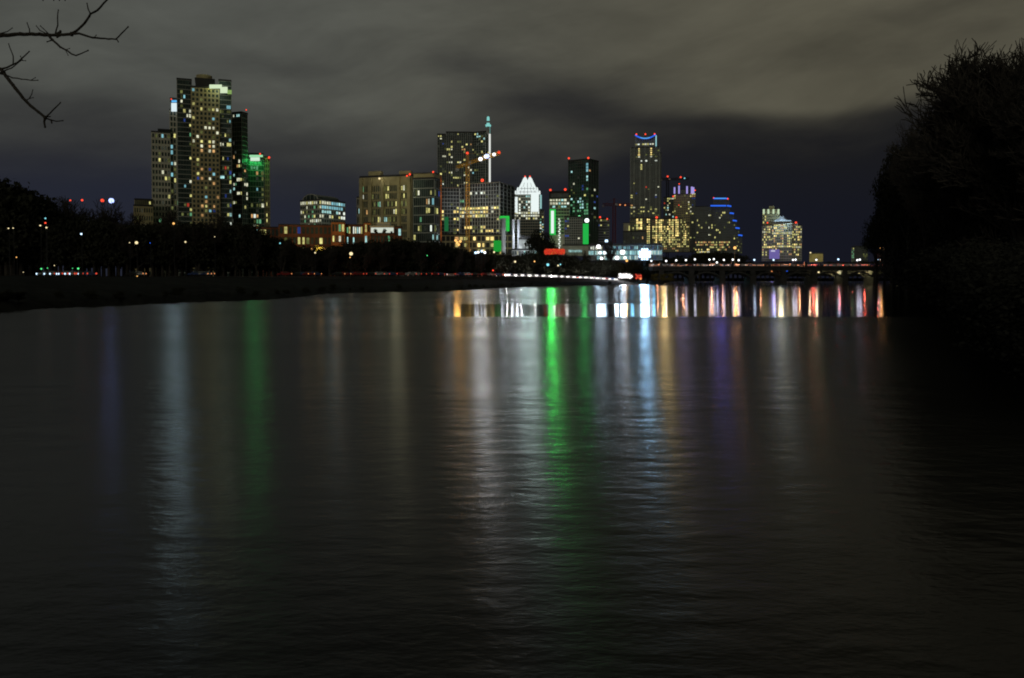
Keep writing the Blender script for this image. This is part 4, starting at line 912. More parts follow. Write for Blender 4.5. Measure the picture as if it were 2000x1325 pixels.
YB = 466
def bridge():
    x0, x1 = at(1276, 520, YB).x, at(1790, 520, YB).x
    zd = zat(520.3, YB); r = thing('bridge', 'long dark concrete road bridge with red lit deck', 'bridge', ((x0 + x1) / 2, YB, 0))
    m = MB(); m.box((x0, YB, zd - 1.0), (x1 - x0, 0, 0), (0, 15, 0), (0, 0, 1.0)); m.box((x0, YB + 1, zd - 2.6), (x1 - x0, 0, 0), (0, 13, 0), (0, 0, 1.6)); m.build('deck', DCONC, r)
    m = MB(); m.box((x0, YB + 14.6, zd), (x1 - x0, 0, 0), (0, .3, 0), (0, 0, 1.6)); m.box((x0, YB + 7.3, zd), (x1 - x0, 0, 0), (0, .3, 0), (0, 0, .55)); m.build('glow_catching_barrier', GREY, r)  # pale barriers shaped to catch the tail light glow as a line
    n = 0; px = 1290
    m = MB(); m.box((x0, YB + .1, zd + 1.15), (x1 - x0, 0, 0), (0, .12, 0), (0, 0, .10)); m.box((x0, YB + .1, zd + .02), (x1 - x0, 0, 0), (0, .12, 0), (0, 0, .16)); m.build('handrail', DARK, r)
    while px < 1775:
        m = MB(); p = at(px, 517, YB); m.cbox(p.x, YB - .15, zd - .3, .38, .4, 1.9); m.build('rail_post', DARK, r); px += 15.6
    for px in (1290.5, 1430, 1573, 1719):
        m = MB(); p = at(px, 517, YB); m.cbox(p.x, YB - .5, zd - 1, 1.6, 1.0, 3.2); m.cbox(p.x, YB - .5, zd + 2.2, 1.0, .8, .5); m.build('rail_pylon', DARK, r)
    # open spandrel arches on piers
    spans = [1292, 1352, 1412, 1472, 1532, 1592, 1652, 1712, 1772]
    for px in spans:
        p = at(px, 540, YB); m = MB(); m.cbox(p.x, YB + 7, -3, 3.4, 13, 7.5); m.cbox(p.x, YB + 7, 4.5, 2.4, 12, zd - 2.6 - 4.5); m.build('pier', DCONC, r)
    for a, b in zip(spans, spans[1:]):
        xa, xb = at(a, 540, YB).x, at(b, 540, YB).x; m = MB(); N = 12
        for off in (1.2, 11.5):
            pt = [Vector((xa + (xb - xa) * t / N, YB + off, 2.6 + (zd - 6.6) * (1 - (2 * t / N - 1) ** 2))) for t in range(N + 1)]
            for p, q in zip(pt, pt[1:]): m.box(p, q - p, Vector((0, 1.5, 0)), Vector((0, 0, 1.0)))
            for t in range(1, N, 2): m.box(pt[t] + Vector((-.2, .4, .5)), (.4, 0, 0), (0, .5, 0), (0, 0, zd - 2.6 - pt[t].z - .4))
        m.build('arch', DCONC, r)
    return r, zd
BR, ZD = bridge()
for px, py, E, cc, w in ((1507, 531, E_AMB, (1, .6, .35), 60), (1537, 529, E_BLUE, (.2, .3, 1), 40), (1563, 532, E_WARM, (1, .85, .5), 120), (1599, 532, E_WARM, (1, .85, .4), 500), (1635, 532.5, E_WARM, (1, .9, .5), 900),
                         (1650, 532.5, E_WARM, (1, .9, .5), 900), (1678, 533, E_WARM, (1, .85, .4), 400), (1694, 533, E_WARM, (1, .85, .4), 700), (1708.5, 533, E_WARM, (1, .9, .4), 700)):
    MB().ball(at(px, py, 472), .55).build('underdeck_lamp', E, BR); lamp(BR, at(px, py - .5, 473), cc, w, .3)
m = MB(); p = at(1611, 535, 478); q = at(1664, 535, 478); m.box(p, q - p, (0, .6, 0), (0, 0, 1.2)); m.rings([[(p.x + t, 478.3, p.z + 1.2), (q.x, 478.3, p.z + 1.2), (q.x, 478.3, zz), (p.x + t + 6, 478.3, zz)] for t, zz in ((0, p.z + 1.25), (0.1, p.z + 1.9))])
rr_ = m.build('landing_wall', TAN); tag(rr_, 'pale retaining wall lit yellow under the bridge', 'wall')

# ------------------------------------------------------------------ lamp posts
def street_lamp(px, py, Y, base, label, E=E_WHITE, cc=(.85, .92, 1), power=500, R=1.0, group=None, post=DARK, arm=0.0, diff=1.0, name='street_lamp', spotp=None):
    p = at(px, py, Y); r = thing(name, label, 'lamp', (p.x, Y, base), group)
    m = MB(); m.tube((p.x, Y, base), (p.x, Y, p.z + .2), .085, .06, 6)
    if arm: m.tube((p.x, Y, p.z + .2), (p.x + arm, Y - .3, p.z + .5), .07, .06, 5)
    m.tube((p.x, Y, base), (p.x, Y, base + .5), .16, .13, 8); m.build('pole', post, r)
    m = MB(); m.ball((p.x + arm, Y - .3, p.z), R, 10, 7); m.build('lamp_head', E, r)
    m = MB(); m.tube((p.x + arm, Y - .3, p.z + R * .9), (p.x + arm, Y - .3, p.z + R * 1.25), R * .6, R * .15, 8); m.build('lamp_cap', DARK, r)
    if power: lamp(r, (p.x + arm, Y - 1.6 - R, p.z), cc, power, .4, diff=diff)
    if spotp: lamp(r, (p.x + arm, Y - 2 - R, p.z), cc, spotp, .8, spot=50, aim=(p.x * .2, 20, 0))
    return r
BL = [(1320.5, 509), (1339.5, 508.5), (1357, 507), (1385.5, 507.5), (1394, 506.5), (1400, 513), (1413.5, 508), (1431, 507.5), (1442.5, 508.5), (1473, 508), (1510.5, 508), (1548.5, 508), (1553.5, 507.5), (1594, 508), (1637, 507), (1674, 508.5), (1679, 507.5), (1716, 508)]
for k, (px, py) in enumerate(BL):
    blue = k in (9, 10, 14, 17)
    street_lamp(px, py, YB + 4 + (k * 37 % 7), ZD, 'white globe lamp on a thin post along the bridge deck', E_COOL if blue else E_WHITE, (.50, .68, 1) if blue else (.72, .74, 1), 60, .56, 'white globe lamps along the bridge', spotp=90)
street_lamp(1435, 484.5, YB + 10, ZD, 'tall bare orange sodium lamp over the bridge in front of the neon edged block', E_SOD, (1, .55, .15), 700, .9, post=TAN, spotp=260)
street_lamp(1719.5, 483, YB + 8, ZD, 'tall orange sodium lamp at the dark far end of the bridge', E_SOD, (1, .5, .15), 500, .9, post=TAN, spotp=260)
for k, (px, py) in enumerate(((1725, 491), (1727, 497), (1732, 494), (1722, 499), (1741, 503), (1738, 499))):
    street_lamp(px, py, 520 + k * 6, 4, 'small orange lamp low among trees at the far bridge end', E_SOD, (1, .5, .15), 60, .45, 'orange lamps at the far bridge end')
street_lamp(1811, 508.5, 195, 1.0, 'single cold white lamp in the dark trees on the right bank', E_COOL, (.7, .9, 1), 6, .28)
street_lamp(1272, 510, 455, 4, 'white lamp left of the floodlight glare near the bridge start', E_WHITE, (.9, .9, 1), 150, .5); street_lamp(1301, 510, 460, 5, 'white lamp post right above the bridge start', E_WHITE, (.9, .9, 1), 150, .55)
street_lamp(1224, 509.5, 455, 4, 'amber lamp under the glass pavilion', E_SOD, (1, .6, .2), 500, .7)
misc = [(218, 392.5, 420, E_BLUEW, (.3, .42, 1), 300, 1.35, 'blue-white glaring lamp on a mast above bare trees, rightmost of its row'), (200.5, 392, 420, E_RED, (1, .1, .05), 40, .85, 'bright red mast lamp beside the blue-white one'),
        (161, 391.5, 420, E_RED, (1, .1, .05), 60, .55, 'small red mast lamp in the middle bare tree'), (138, 392, 420, E_RED, (1, .1, .05), 30, .45, 'faint red mast lamp, leftmost of its row')]
for px, py, Y, E, cc, w, R, lab in misc: street_lamp(px, py, Y, 4, lab, E, cc, w, R, name='mast_lamp', group='mast lamps above the bare trees', spotp=900 if R > 1.2 else None)
low = [(267.5, 474.5, E_WARM, .8, 'yellow-white lamp low in the dark left of the towers'), (254, 474.5, E_WARM, .25, 'faint lamp left of the yellow-white lamp in the left trees'), (294, 475, E_BLUE, .25, 'tiny blue lamp right of the yellow-white lamp in the left trees'),
       (340, 437, E_SOD, .55, 'orange lamp at the foot of the pale gridded tower'), (363, 473, E_WARM, .45, 'small pale lamp in trees below the tallest left tower'), (420, 463, E_WARM, .22, 'tiny warm lamp below the tan bay of the tallest left tower'),
       (547.5, 475.5, E_CYAN, .4, 'tiny cyan lamp left under the brick apartment row'), (616, 494, E_WARM, .42, 'small warm lamp below the golden lit tree'), (686, 496, E_WARM, .95, 'bright warm lamp in the dark trees below the brick low-rises'),
       (684, 503, E_SOD, .3, 'tiny orange lamp just under the bright warm lamp in the trees'), (834.5, 499.5, E_GREEN, .25, 'tiny green lamp in the trees below the dark glass office'), (160, 457.5, E_COOL, .5, 'small slanted blue lamp in the left bare trees'),
       (90, 427, E_CYAN, .4, 'cyan lamp high in the left dark wood'), (90, 436, E_RED, .45, 'pink lamp below the cyan lamp in the left wood'), (92, 445, E_WARM, .45, 'pale lamp at the bottom of the left wood lamp string'), (80, 441, E_WARM, .4, 'yellowish lamp left of the lamp string in the left wood'),
       (18, 446.5, E_WARM, .35, 'left one of two yellow lamps near the left edge'), (27, 446, E_WARM, .3, 'right one of two yellow lamps near the left edge'), (33.5, 503, E_SOD, .28, 'single orange lamp in the black left bank'), (47, 532, E_WARM, .2, 'tiny lamp at road level near the left edge'),
       (82, 525.5, E_GREEN, .42, 'leftmost green lamp of the roadside cluster'), (94, 524, E_GREEN, .25, 'small green lamp beside the leftmost green one'), (107.5, 519, E_WARM, .26, 'yellow lamp topmost in the roadside cluster'), (154, 525, E_GREEN, .5, 'brightest green lamp of the roadside cluster'),
       (143, 524.5, E_GREEN, .2, 'faint green lamp left of the brightest roadside one'), (269, 540, E_SOD, .32, 'orange lamp low on the bank below the roadside cars'), (1006, 511.5, E_WARM, .55, 'warm lamp in trees below the power station'), (1044, 511, E_SOD, .4, 'orange lamp right of the warm lamp below the power station'),
       (1070, 517.5, E_CYAN, .75, 'cyan round traffic lamp below the red canopy'), (1094.5, 517, E_CYAN, .4, 'smaller cyan traffic lamp right of the round one'), (1090, 519, E_WARM, .45, 'cream lamp between the two cyan traffic lamps'), (965, 492.8, E_WARM, .5, 'warm lamp at the foot of the green lit netting'),
       (963, 528.5, E_RED, .4, 'small red lamp above the embankment road'), (899.5, 545, E_SOD, .15, 'faint orange lamp on the dark bank below the cars')]
for px, py, E, R, lab in low[:-1]:
    Y = interp(ROAD, px) - 14 + (0 if py > 515 else 6)
    cc = {id(E_WARM): (1, .8, .4), id(E_SOD): (1, .5, .15), id(E_CYAN): (.2, .8, .9), id(E_GREEN): (.1, .9, .3)}.get(id(E), (.6, .7, 1))
    street_lamp(px, py, Y, gz(px, Y), lab, E, cc, 2 if R > .4 else 0, R * .78 * Y / 330)
for k, (px, py) in enumerate(((934, 493), (941, 491), (947, 493.5), (929, 494))):
    street_lamp(px, py, 318, gz(px, 318), 'cool white lamp in a cluster below the unfinished tower', E_COOL if k % 2 else E_WHITE, (.8, .85, 1), 60, .5, 'cool lamps below the unfinished tower')
for k, (px, py) in enumerate(((893, 474), (899, 472), (896, 478), (890, 470))):
    street_lamp(px, py, 345, 4, 'orange lamp in the glowing cluster at the hoist foot', E_SOD, (1, .5, .12), 500, .55, 'orange lamps at the hoist foot')

# ------------------------------------------------------------------ vehicles
def car_protos():
    out = []
    prof = [(-2.15, .45), (-2.2, .75), (-2.05, .95), (-1.55, 1.02), (-.95, 1.42), (.55, 1.44), (1.15, 1.05), (1.9, .92), (2.15, .72), (2.18, .42)]
    body = MB(); ring = lambda y, k: [(x * (1 if z < 1 else .97), y * (1 if z < 1.1 else .84), z) for x, z in prof]
    body.rings([ring(-.86, 0), ring(-.84, 0), ring(.84, 0), ring(.86, 0)])
    gl = MB(); 
    for s in (-1, 1): gl.rings([[(-1.25, s * .80, 1.06), (.95, s * .80, 1.06), (.5, s * .765, 1.34), (-.9, s * .765, 1.34)], [(-1.25, s * .875, 1.06), (.95, s * .875, 1.06), (.5, s * .80, 1.34), (-.9, s * .80, 1.34)]])
    wh = MB().tube((0, -.12, 0), (0, .12, 0), .32, .32, 12)
    hd = MB().box((-.1, -.30, -.16), (.2, 0, 0), (0, .6, 0), (0, 0, .32))
    return body, gl, wh, hd
body, gl, wh, hd = car_protos()
CARB = [body.mesh('body', p, smooth=False) for p in PAINTS]; CARG = gl.mesh('side_window', GLASS); CARW = wh.mesh('wheel', TYRE)
HDM = hd.mesh('headlight', E_HEAD); TLM = hd.mesh('tail_light', E_TAIL); HDB = hd.mesh('headlight', E_COOL); TLA = hd.mesh('tail_light', E_AMB)
crng = random.Random(11)
def car(p, ang, label, group, head=HDM, tail=TLM, on='both', hs=1.0):
    r = thing('car', label, 'car', p, group); r.rotation_euler = (0, 0, ang)
    def ch(n, me, loc, sc=(1, 1, 1)):
        o = bpy.data.objects.new(n, me); COL.objects.link(o); o.parent = r; o.location = loc; o.scale = sc
    ch('body', CARB[crng.randrange(5)], (0, 0, 0)); ch('side_window', CARG, (0, 0, 0))
    for x in (-1.35, 1.35):
        for y in (-.8, .8): ch('wheel', CARW, (x, y, .32))
    for y in (-.6, .6):
        if on != 'tail': ch('headlight', head, (2.15, y, .72), (hs, hs, hs))
        if on != 'head': ch('tail_light', tail, (-2.15, y, .82), (hs, hs, hs))
    return r
def lane(pxs, off, group, label, on='both', face=-1, lampcol=None, lampw=0, **k):
    for i, px in enumerate(pxs):
        p = roadpt(px, off); u = roadpt(px + 3, off) - roadpt(px - 3, off); ang = math.atan2(u.y, u.x) + (math.pi if face < 0 else 0)
        q = Vector((p.x, p.y, p.z - .74)); c0 = car(q, ang, label, group, on=on, **k)
        if lampw and i % 2 == 0:
            l = bpy.data.lights.new('headlight_beam', 'POINT'); l.energy = lampw; l.specular_factor = 0.05; l.color = lampcol or (1, .93, .9); l.shadow_soft_size = .25
            o = bpy.data.objects.new('headlight_beam', l); COL.objects.link(o); o.parent = c0; o.location = (2.7, 0, .8)
def stepped(a, b, spm):
    out = []; x = a
    while x < b:
        out.append(x); Y = interp(ROAD, x); dpx = spm * F / Y
        sl_ = abs((interp(ROAD, x + 5) - interp(ROAD, x - 5)) / 10); k = math.hypot(1, sl_ * F / Y * 1.0); x += max(5.0, dpx / max(1, k * .9)) + crng.uniform(-.8, 1.5)
    return out
GH = 'cars queuing with bright headlights on the embankment road'
lane([x for x in stepped(996, 1212, 5.6) if not any(abs(x - q) < 2.0 for q in (1029, 1075, 1103, 1141, 1190))], 0, GH, 'car with white headlights in the queue on the embankment road', lampw=1500, hs=2.2, on='head')
lane([x + 4 for x in stepped(1000, 1208, 5.8)], 3.6, GH, 'car with white headlights in the queue on the embankment road', on='head', hs=2.0)
GT = 'cars with red lights on the left part of the embankment road'
lane([x for x in stepped(690, 992, 9.5)], 3.6, GT, 'car with red tail lights on the dark embankment road', on='both', face=1, lampcol=(1, .25, .12), lampw=90, hs=1.1)
lane([697, 703, 721, 738, 748, 763, 802, 812, 822, 833, 846, 858, 900, 906, 912, 924, 930, 946, 951, 958, 973], 0, GT, 'car with red tail lights on the dark embankment road', on='tail', face=-1, hs=1.1)
GL = 'cars with blue-white headlights on the far left road'
for q in ((90, 535.2), (105, 535.2), (116, 535), (129, 535.2), (133, 535.2), (145, 535.2), (154, 535), (171, 535)):
    lane([q[0]], 0, GL, 'car with blue-white headlights on the far left road', head=HDB, on='both', lampw=0, hs=1.3)
lane([262, 268, 382, 390, 397, 403, 555, 582, 588, 600, 614, 660, 672], 0, GT, 'car with red tail lights on the dark embankment road', on='tail', tail=TLA, hs=1.0)
# traffic on the bridge: tail lights close together
GB = 'cars crossing the bridge with red tail lights'
x = 1281; k = 0
while x < 1742:
    amber = x < 1560
    p = at(x, 520, YB + 9); c0 = car((p.x, YB + (2.8 if k % 4 == 1 else 11.6), ZD + .01), 0 if k % 3 else math.pi, 'car with red tail lights crossing the dark bridge', GB, tail=TLA if amber else TLM, head=HDM if x < 1450 else TLA, on='both', hs=1.15)
    if True:
        l = bpy.data.lights.new('tail_light_beam', 'POINT'); l.energy = 700 if amber else 520; l.color = (1, .34, .16) if amber else (1, .10, .07); l.shadow_soft_size = .2; l.specular_factor = 0.0
        o = bpy.data.objects.new('tail_light_beam', l); COL.objects.link(o); o.parent = c0; o.location = (-3.9, 0, 1.3)
    x += 12.5 + crng.uniform(-1, 1.5); k += 1

def truck(px, py, Y, ang, label, lights, E, mt, size=(2.5, 9.0, 3.4), cat='truck'):
    p = at(px, py, Y); w, L, H = size; z0 = p.z - H * .5
    r = thing('truck' if cat == 'truck' else 'bus', label, cat, (p.x, p.y, z0)); r.rotation_euler = (0, 0, ang)
    def add(mb, n, mm):
        o = bpy.data.objects.new(n, mb.mesh(n, mm)); COL.objects.link(o); o.parent = r
    m = MB(); m.box((-w / 2, 2.3, .9), (w, 0, 0), (0, L - 2.3, 0), (0, 0, H - .9)); add(m, 'body', mt)
    m = MB(); m.rings([[(-w / 2, 0, .6), (w / 2, 0, .6), (w / 2, 0, 1.7), (w / 2, .5, 2.7), (-w / 2, .5, 2.7), (-w / 2, 0, 1.7)][::1]] + [[(-w / 2, 2.2, .6), (w / 2, 2.2, .6), (w / 2, 2.2, 1.7), (w / 2, 2.2, 2.7), (-w / 2, 2.2, 2.7), (-w / 2, 2.2, 1.7)]]); add(m, 'cab', mt)
    for yy in (1.1, L - 2.4, L - 1.2):
        for s in (-1, 1):
            m = MB(); m.tube((s * w / 2 - .15, yy, .5), (s * w / 2 + .15, yy, .5), .5, .5, 12); add(m, 'wheel', TYRE)
    for lx, lz, R in lights:
        m = MB(); m.tube((lx, .1, lz), (lx, -.35, lz), R * .6, R, 10); add(m, 'headlight' if E is not E_TAIL else 'tail_light', E)
    return r
T_ = truck(1221, 540, 432, rad(-4), 'truck glaring white from a bank of front lamps at the bend of the road', [(-1.6, 1.2, .75), (-.2, 1.3, .8), (1.2, 1.2, .75), (2.6, .9, .7), (-.9, 2.4, .7), (.6, 2.5, .75), (2.0, 2.2, .65), (-2.6, 1.6, .6), (3.5, 1.5, .6)], E_HEAD, PAINTS[0], (6.6, 9, 3.2))
lamp(T_, (at(1221, 539, 426)), (.95, .95, 1), 6000, 1.0); T_.children[-1].location = (0, -3.5, 1.6)
T2 = truck(1247.5, 541, 436, rad(3), 'vehicle showing a cluster of red and amber lamps beside the glaring truck', [(-1.4, .9, .5), (-.6, 1.5, .4), (.3, 1.0, .5), (1.2, 1.3, .5), (-1.0, 2.3, .45), (.1, 2.4, .4), (1.1, 2.4, .45), (-1.6, 3.0, .3)], E_TAIL, PAINTS[3], (3.6, 9, 3.4), cat='bus')
m = MB(); m.tube((1.0, -.1, .6), (1.0, -.45, .6), .35, .55, 10); o = bpy.data.objects.new('tail_light', m.mesh('tail_light', E_AMB)); COL.objects.link(o); o.parent = T2

# ------------------------------------------------------------------ trees
def bare(seed, H, spread=1.0, levels=6, trunk=.28, lean=0.0, twig=.012, first=.22, sides=(7, 5, 4, 3, 3, 3, 3), dens=3):
    rng = random.Random(seed); m = MB(); tw = MB()
    def grow(p, d, L, r, lv):
        n = 4 if lv < 3 else 3; q = p; seg = L / n
        for i in range(n):
            d = (d + Vector((rng.gauss(0, .13), rng.gauss(0, .13), rng.gauss(0.03, .09))) * (1 + lv * .25)).normalized()
            if d.z < -.15 and lv > 1: d.z *= .3; d.normalize()
            q2 = q + d * seg; r0 = r * (1 - .5 * i / n); r1 = r * (1 - .5 * (i + 1) / n)
            (m if lv < 3 else tw).tube(q, q2, max(r0, twig), max(r1, twig * .8), sides[min(lv, 6)], cap=(lv == 0 and i == 0))
            if lv < levels and (i > 0 or lv > 0):
                for _ in range(1 if lv < 1 else (2 if rng.random() < .55 else 1)):
                    ax = Vector((rng.gauss(0, 1), rng.gauss(0, 1), rng.gauss(0, .5))); ax = (ax - d * ax.dot(d)).normalized()
                    an = rng.uniform(.45, .95) * spread
                    nd = (d * math.cos(an) + ax * math.sin(an)); nd.z += .26; nd.normalize()
                    grow(q2, nd, L * rng.uniform(.50, .76), r1 * rng.uniform(.5, .72), lv + 1)
            q = q2
        if lv < levels:
            for _ in range(2):
                ax = Vector((rng.gauss(0, 1), rng.gauss(0, 1), rng.gauss(0, .4))).normalized()
                grow(q, (d + ax * .5 * spread).normalized(), L * rng.uniform(.55, .8), r * .48, lv + 1)
    grow(Vector((0, 0, -.4)), Vector((lean, 0, 1)).normalized(), H * first * 1.25, trunk, 0)
    zm = max(v.z for v in tw.v); s = H / zm
    for v in m.v: v *= s
    for v in tw.v: v *= s
    return m.mesh('trunk', BARK), tw.mesh('crown', BARK)
def leafy(seed, H, W, n=1500, sz=.55, lobes=9, low=.12, lm=LEAF):
    rng = random.Random(seed); m = MB(); L = []
    for k in range(lobes):
        a = rng.uniform(0, 6.28); rr = rng.uniform(.1, .62) * W / 2; zz = H * rng.uniform(low + .12, .80)
        L.append((Vector((math.cos(a) * rr, math.sin(a) * rr, zz)), W * rng.uniform(.20, .33), H * rng.uniform(.10, .19)))
    for k in range(n):
        c0, rw, rh = L[rng.randrange(lobes)]
        d = Vector((rng.gauss(0, 1), rng.gauss(0, 1), rng.gauss(0, 1))).normalized() * (rng.random() ** .45) * rng.uniform(.85, 1.12)
        p = c0 + Vector((d.x * rw, d.y * rw, d.z * rh)); s = sz * rng.uniform(.5, 1.3)
        u = Vector((rng.gauss(0, 1), rng.gauss(0, 1), rng.gauss(0, 1))).normalized(); v = u.cross(Vector((rng.gauss(0, 1), rng.gauss(0, 1), rng.gauss(0, 1)))).normalized()
        m.quad(p - u * s, p - v * s * .6, p + u * s, p + v * s * .6)
    t = MB(); t.tube((0, 0, -.5), (0, 0, H * .35), W * .035, W * .025, 7)
    for c0, rw, rh in L: t.tube((0, 0, H * rng.uniform(.15, .35)), c0, W * .016, W * .006, 4, cap=False)
    return t.mesh('trunk', BARK), m.mesh('crown', lm)
def plant(kind, px, Y, H, proto, PH, label, group, cat='tree', rot=None, base=None, wide=1.0):
    p = at(px, 500, Y); b = gz(px, Y) if base is None else base
    r = thing(kind, label, cat, (p.x, Y, b - .1), group); r.rotation_euler = (0, 0, trng.uniform(0, 6.28) if rot is None else rot); s = H / PH; r.scale = (s * wide, s * wide, s)
    for me, n in zip(proto, ('trunk', 'crown')):
        o = bpy.data.objects.new(n, me); COL.objects.link(o); o.parent = r
    return r
trng = random.Random(21)
LEA = [leafy(100 + k, 10, 9.5, 3000, .33, lobes=12) for k in range(4)]
BAR = [bare(200 + k, 10, levels=4, trunk=.22, twig=.024) for k in range(3)]
TOP = [(-300, 360), (0, 366), (25, 372), (50, 388), (75, 402), (88, 424), (150, 436), (170, 428), (240, 441), (300, 441), (400, 443), (500, 446), (550, 474), (585, 484), (600, 489), (648, 489), (662, 482), (700, 476), (740, 472), (790, 470), (840, 474), (880, 482), (910, 488), (950, 494), (1000, 499), (1060, 500), (1110, 502), (1150, 508), (1240, 512), (1282, 523)]
GW = 'dark trees along the far embankment'
px = -120
while px < 1285:
    Y = interp(ROAD, px) + 14 + trng.uniform(0, 8); top = interp(TOP, px) + trng.uniform(-2.5, 6)
    b = gz(px, Y); H = zat(top, Y) - b
    dark_only = px < 1150
    if H > 2.5: plant('tree', px, Y, H * 1.08, LEA[trng.randrange(4)], 9.3, 'dark unlit tree in the dense line along the far embankment', GW, wide=min(1.7, max(.8, 9.5 / H)))
    px += 9.5 if px < 1000 else 8
px = -120
while px < 1285:     # lower undergrowth behind, closing the gaps
    Y = interp(ROAD, px) + 27 + trng.uniform(0, 6); top = interp(TOP, px) + 8; b = gz(px, Y); H = zat(top, Y) - b
    if H > 2: plant('tree', px, Y, H, LEA[trng.randrange(4)], 9.3, 'dark unlit tree in the dense line along the far embankment', GW, wide=min(2.6, max(1.0, 16 / H)))
    px += 14
for px, lab in ((734, 'left of two small trees dark against the white lit rooftop band'), (751, 'right of two small trees dark against the white lit rooftop band'), (765, 'low shrub at the right end of the white lit rooftop band')):
    plant('terrace_tree', px, 422, zat(446.5 if px < 760 else 451, 422) - zat(457, 422), LEA[1], 9.3, lab, None, base=zat(457, 422), wide=1.0)
px = 246
while px < 1000:
    Y = interp(ROAD, px) + 8 + trng.uniform(0, 10); top = interp(TOP, px) - trng.uniform(2, 13); b = gz(px, Y)
    plant('bare_tree', px, Y, zat(top, Y) - b, BAR[trng.randrange(3)], 10, 'thin leafless tree poking just above the dark embankment trees', 'thin leafless trees above the embankment line', wide=trng.uniform(.5, .9)); px += trng.uniform(14, 52)
# bare crowns rising above the left wood
for px, top, Y, lab in ((108, 384, 262, 'leafless tree left of the red mast lamps with a fan of branches'), (152, 381, 268, 'leafless tree spreading round the middle red mast lamp'), (184, 388, 260, 'leafless tree between the two brighter mast lamps'), (222, 408, 266, 'low rounded leafless tree below the blue-white mast lamp'),
        (317, 396, 285, 'leafless tree in front of the pale gridded tower foot'), (452, 407, 290, 'leafless tree in front of the dark green tower foot'), (277, 412, 280, 'leafless tree in front of the short tan block')):
    b = gz(px, Y); plant('bare_tree', px, Y, zat(top, Y) - b, BAR[trng.randrange(3)], 10, lab, None, wide=.9)
for px, top, Y, lab in ((1052, 449, 560, 'broad dark tree in front of the floodlit tower foot'), (1070, 453, 565, 'dark tree between the floodlit tower and the green stair panel')):
    plant('tree', px, Y, zat(top, Y) - 4, LEA[trng.randrange(4)], 9.3, lab, None, base=4, wide=.62)
for px, top, Y, lab in ((1030, 486, 395, 'dark round tree in front of the power station'), (1022, 492, 400, 'smaller dark tree left of the power station tree')): plant('tree', px, Y, zat(top, Y) - 4, LEA[1], 9.3, lab, None, base=3.5, wide=1.0)
for k, (px, top, Y) in enumerate(((1193, 464, 505), (1147, 486, 500), (1282, 501, 490), (1125, 490, 495), (1105, 490, 480))):
    plant('bare_tree', px, Y, zat(top, Y) - 4, BAR[k % 3], 10, ('tall thin leafless tree dark against the glass pavilion' if k == 0 else 'leafless tree silhouetted before the glass pavilion'), 'leafless trees before the glass pavilion' if k else None, base=3.5, wide=.45)
px = -60
while px < 1280:
    Y = shoreY(px) * 1.0 + trng.uniform(2.0, 5.0)
    if trng.random() < .5: plant('bush', px, Y, trng.uniform(.5, 1.5), LEA[trng.randrange(4)], 9.3, 'low dark bush on the waterline of the left bank', 'low bushes on the left waterline', cat='bush', wide=trng.uniform(1.0, 1.8))
    px += 1100 / Y + trng.uniform(4, 16)
# golden tree lit from below, and the red lit canopy
GP = leafy(300, 10, 9.5, 1300, .42, lm=GLEAF)
for px, w in ((607, 1.0), (622, 1.1), (637, 1.0)):
    plant('tree', px, 395, zat(476, 395) - 4, GP, 9.3, {607: 'left of three golden lit trees before the brick row', 622: 'middle of three golden lit trees before the brick row', 637: 'right of three golden lit trees before the brick row'}[px], 'golden lit trees', base=4, wide=w)
    pass
for px in (609, 634):
    street_lamp(px, 487, 388, 4, ('left' if px < 620 else 'right') + ' warm lamp under the golden lit trees', E_SOD, (1, .75, .25), 5200, .5)
for px, Y in ((1280, 452), (1296, 455), (1308, 458)):
    plant('shrub', px, Y, 5.0, GP, 9.3, {1280: 'dim golden shrub, leftmost of three at the bridge abutment', 1296: 'middle golden shrub at the bridge abutment', 1308: 'right golden shrub at the bridge abutment'}[px], 'golden shrubs at the bridge abutment', cat='shrub', base=1.5)
r = thing('lit_tree_canopy', 'box trimmed tree canopy wrapped in glowing red lights', 'lit canopy', (at(1083, 500, 470).x, 470, 4))
rr2 = random.Random(4); m = MB(); m2 = MB(); t = MB()
for k in range(1500):
    px = rr2.uniform(1063, 1103); e = 0.6 if (px < 1065 or px > 1101) else 0
    p = at(px, rr2.uniform(486.5 + e * 2, 497.5 - e * 2), 470 + rr2.uniform(-3, 3)); s = rr2.uniform(.18, .42)
    u = Vector((rr2.gauss(0, 1), rr2.gauss(0, 1), rr2.gauss(0, 1))).normalized(); v = u.cross(Vector((0, 0, 1))).normalized(); (m2 if k % 9 == 0 else m).quad(p - u * s, p - v * s, p + u * s, p + v * s)
for k in range(9):
    px = 1066 + k * 4.2; t.tube(at(px + rr2.uniform(-2, 2), 506, 470), at(px, 490, 470), .16, .08, 4)
for px in (1074, 1092): t.tube((at(px, 500, 470).x, 470, 3.5), at(px, 503, 470), .4, .3, 6)
m.build('red_lights', emis('canopy_red', (1.0, 0.06, 0.03), .62, sample=True), r); m2.build('amber_lights', emis('canopy_amber', (1, .30, .05), .6), r); t.build('trunk', BARK, r); lamp(r, at(1083, 499, 462), (1, .12, .05), 900, 1.0)

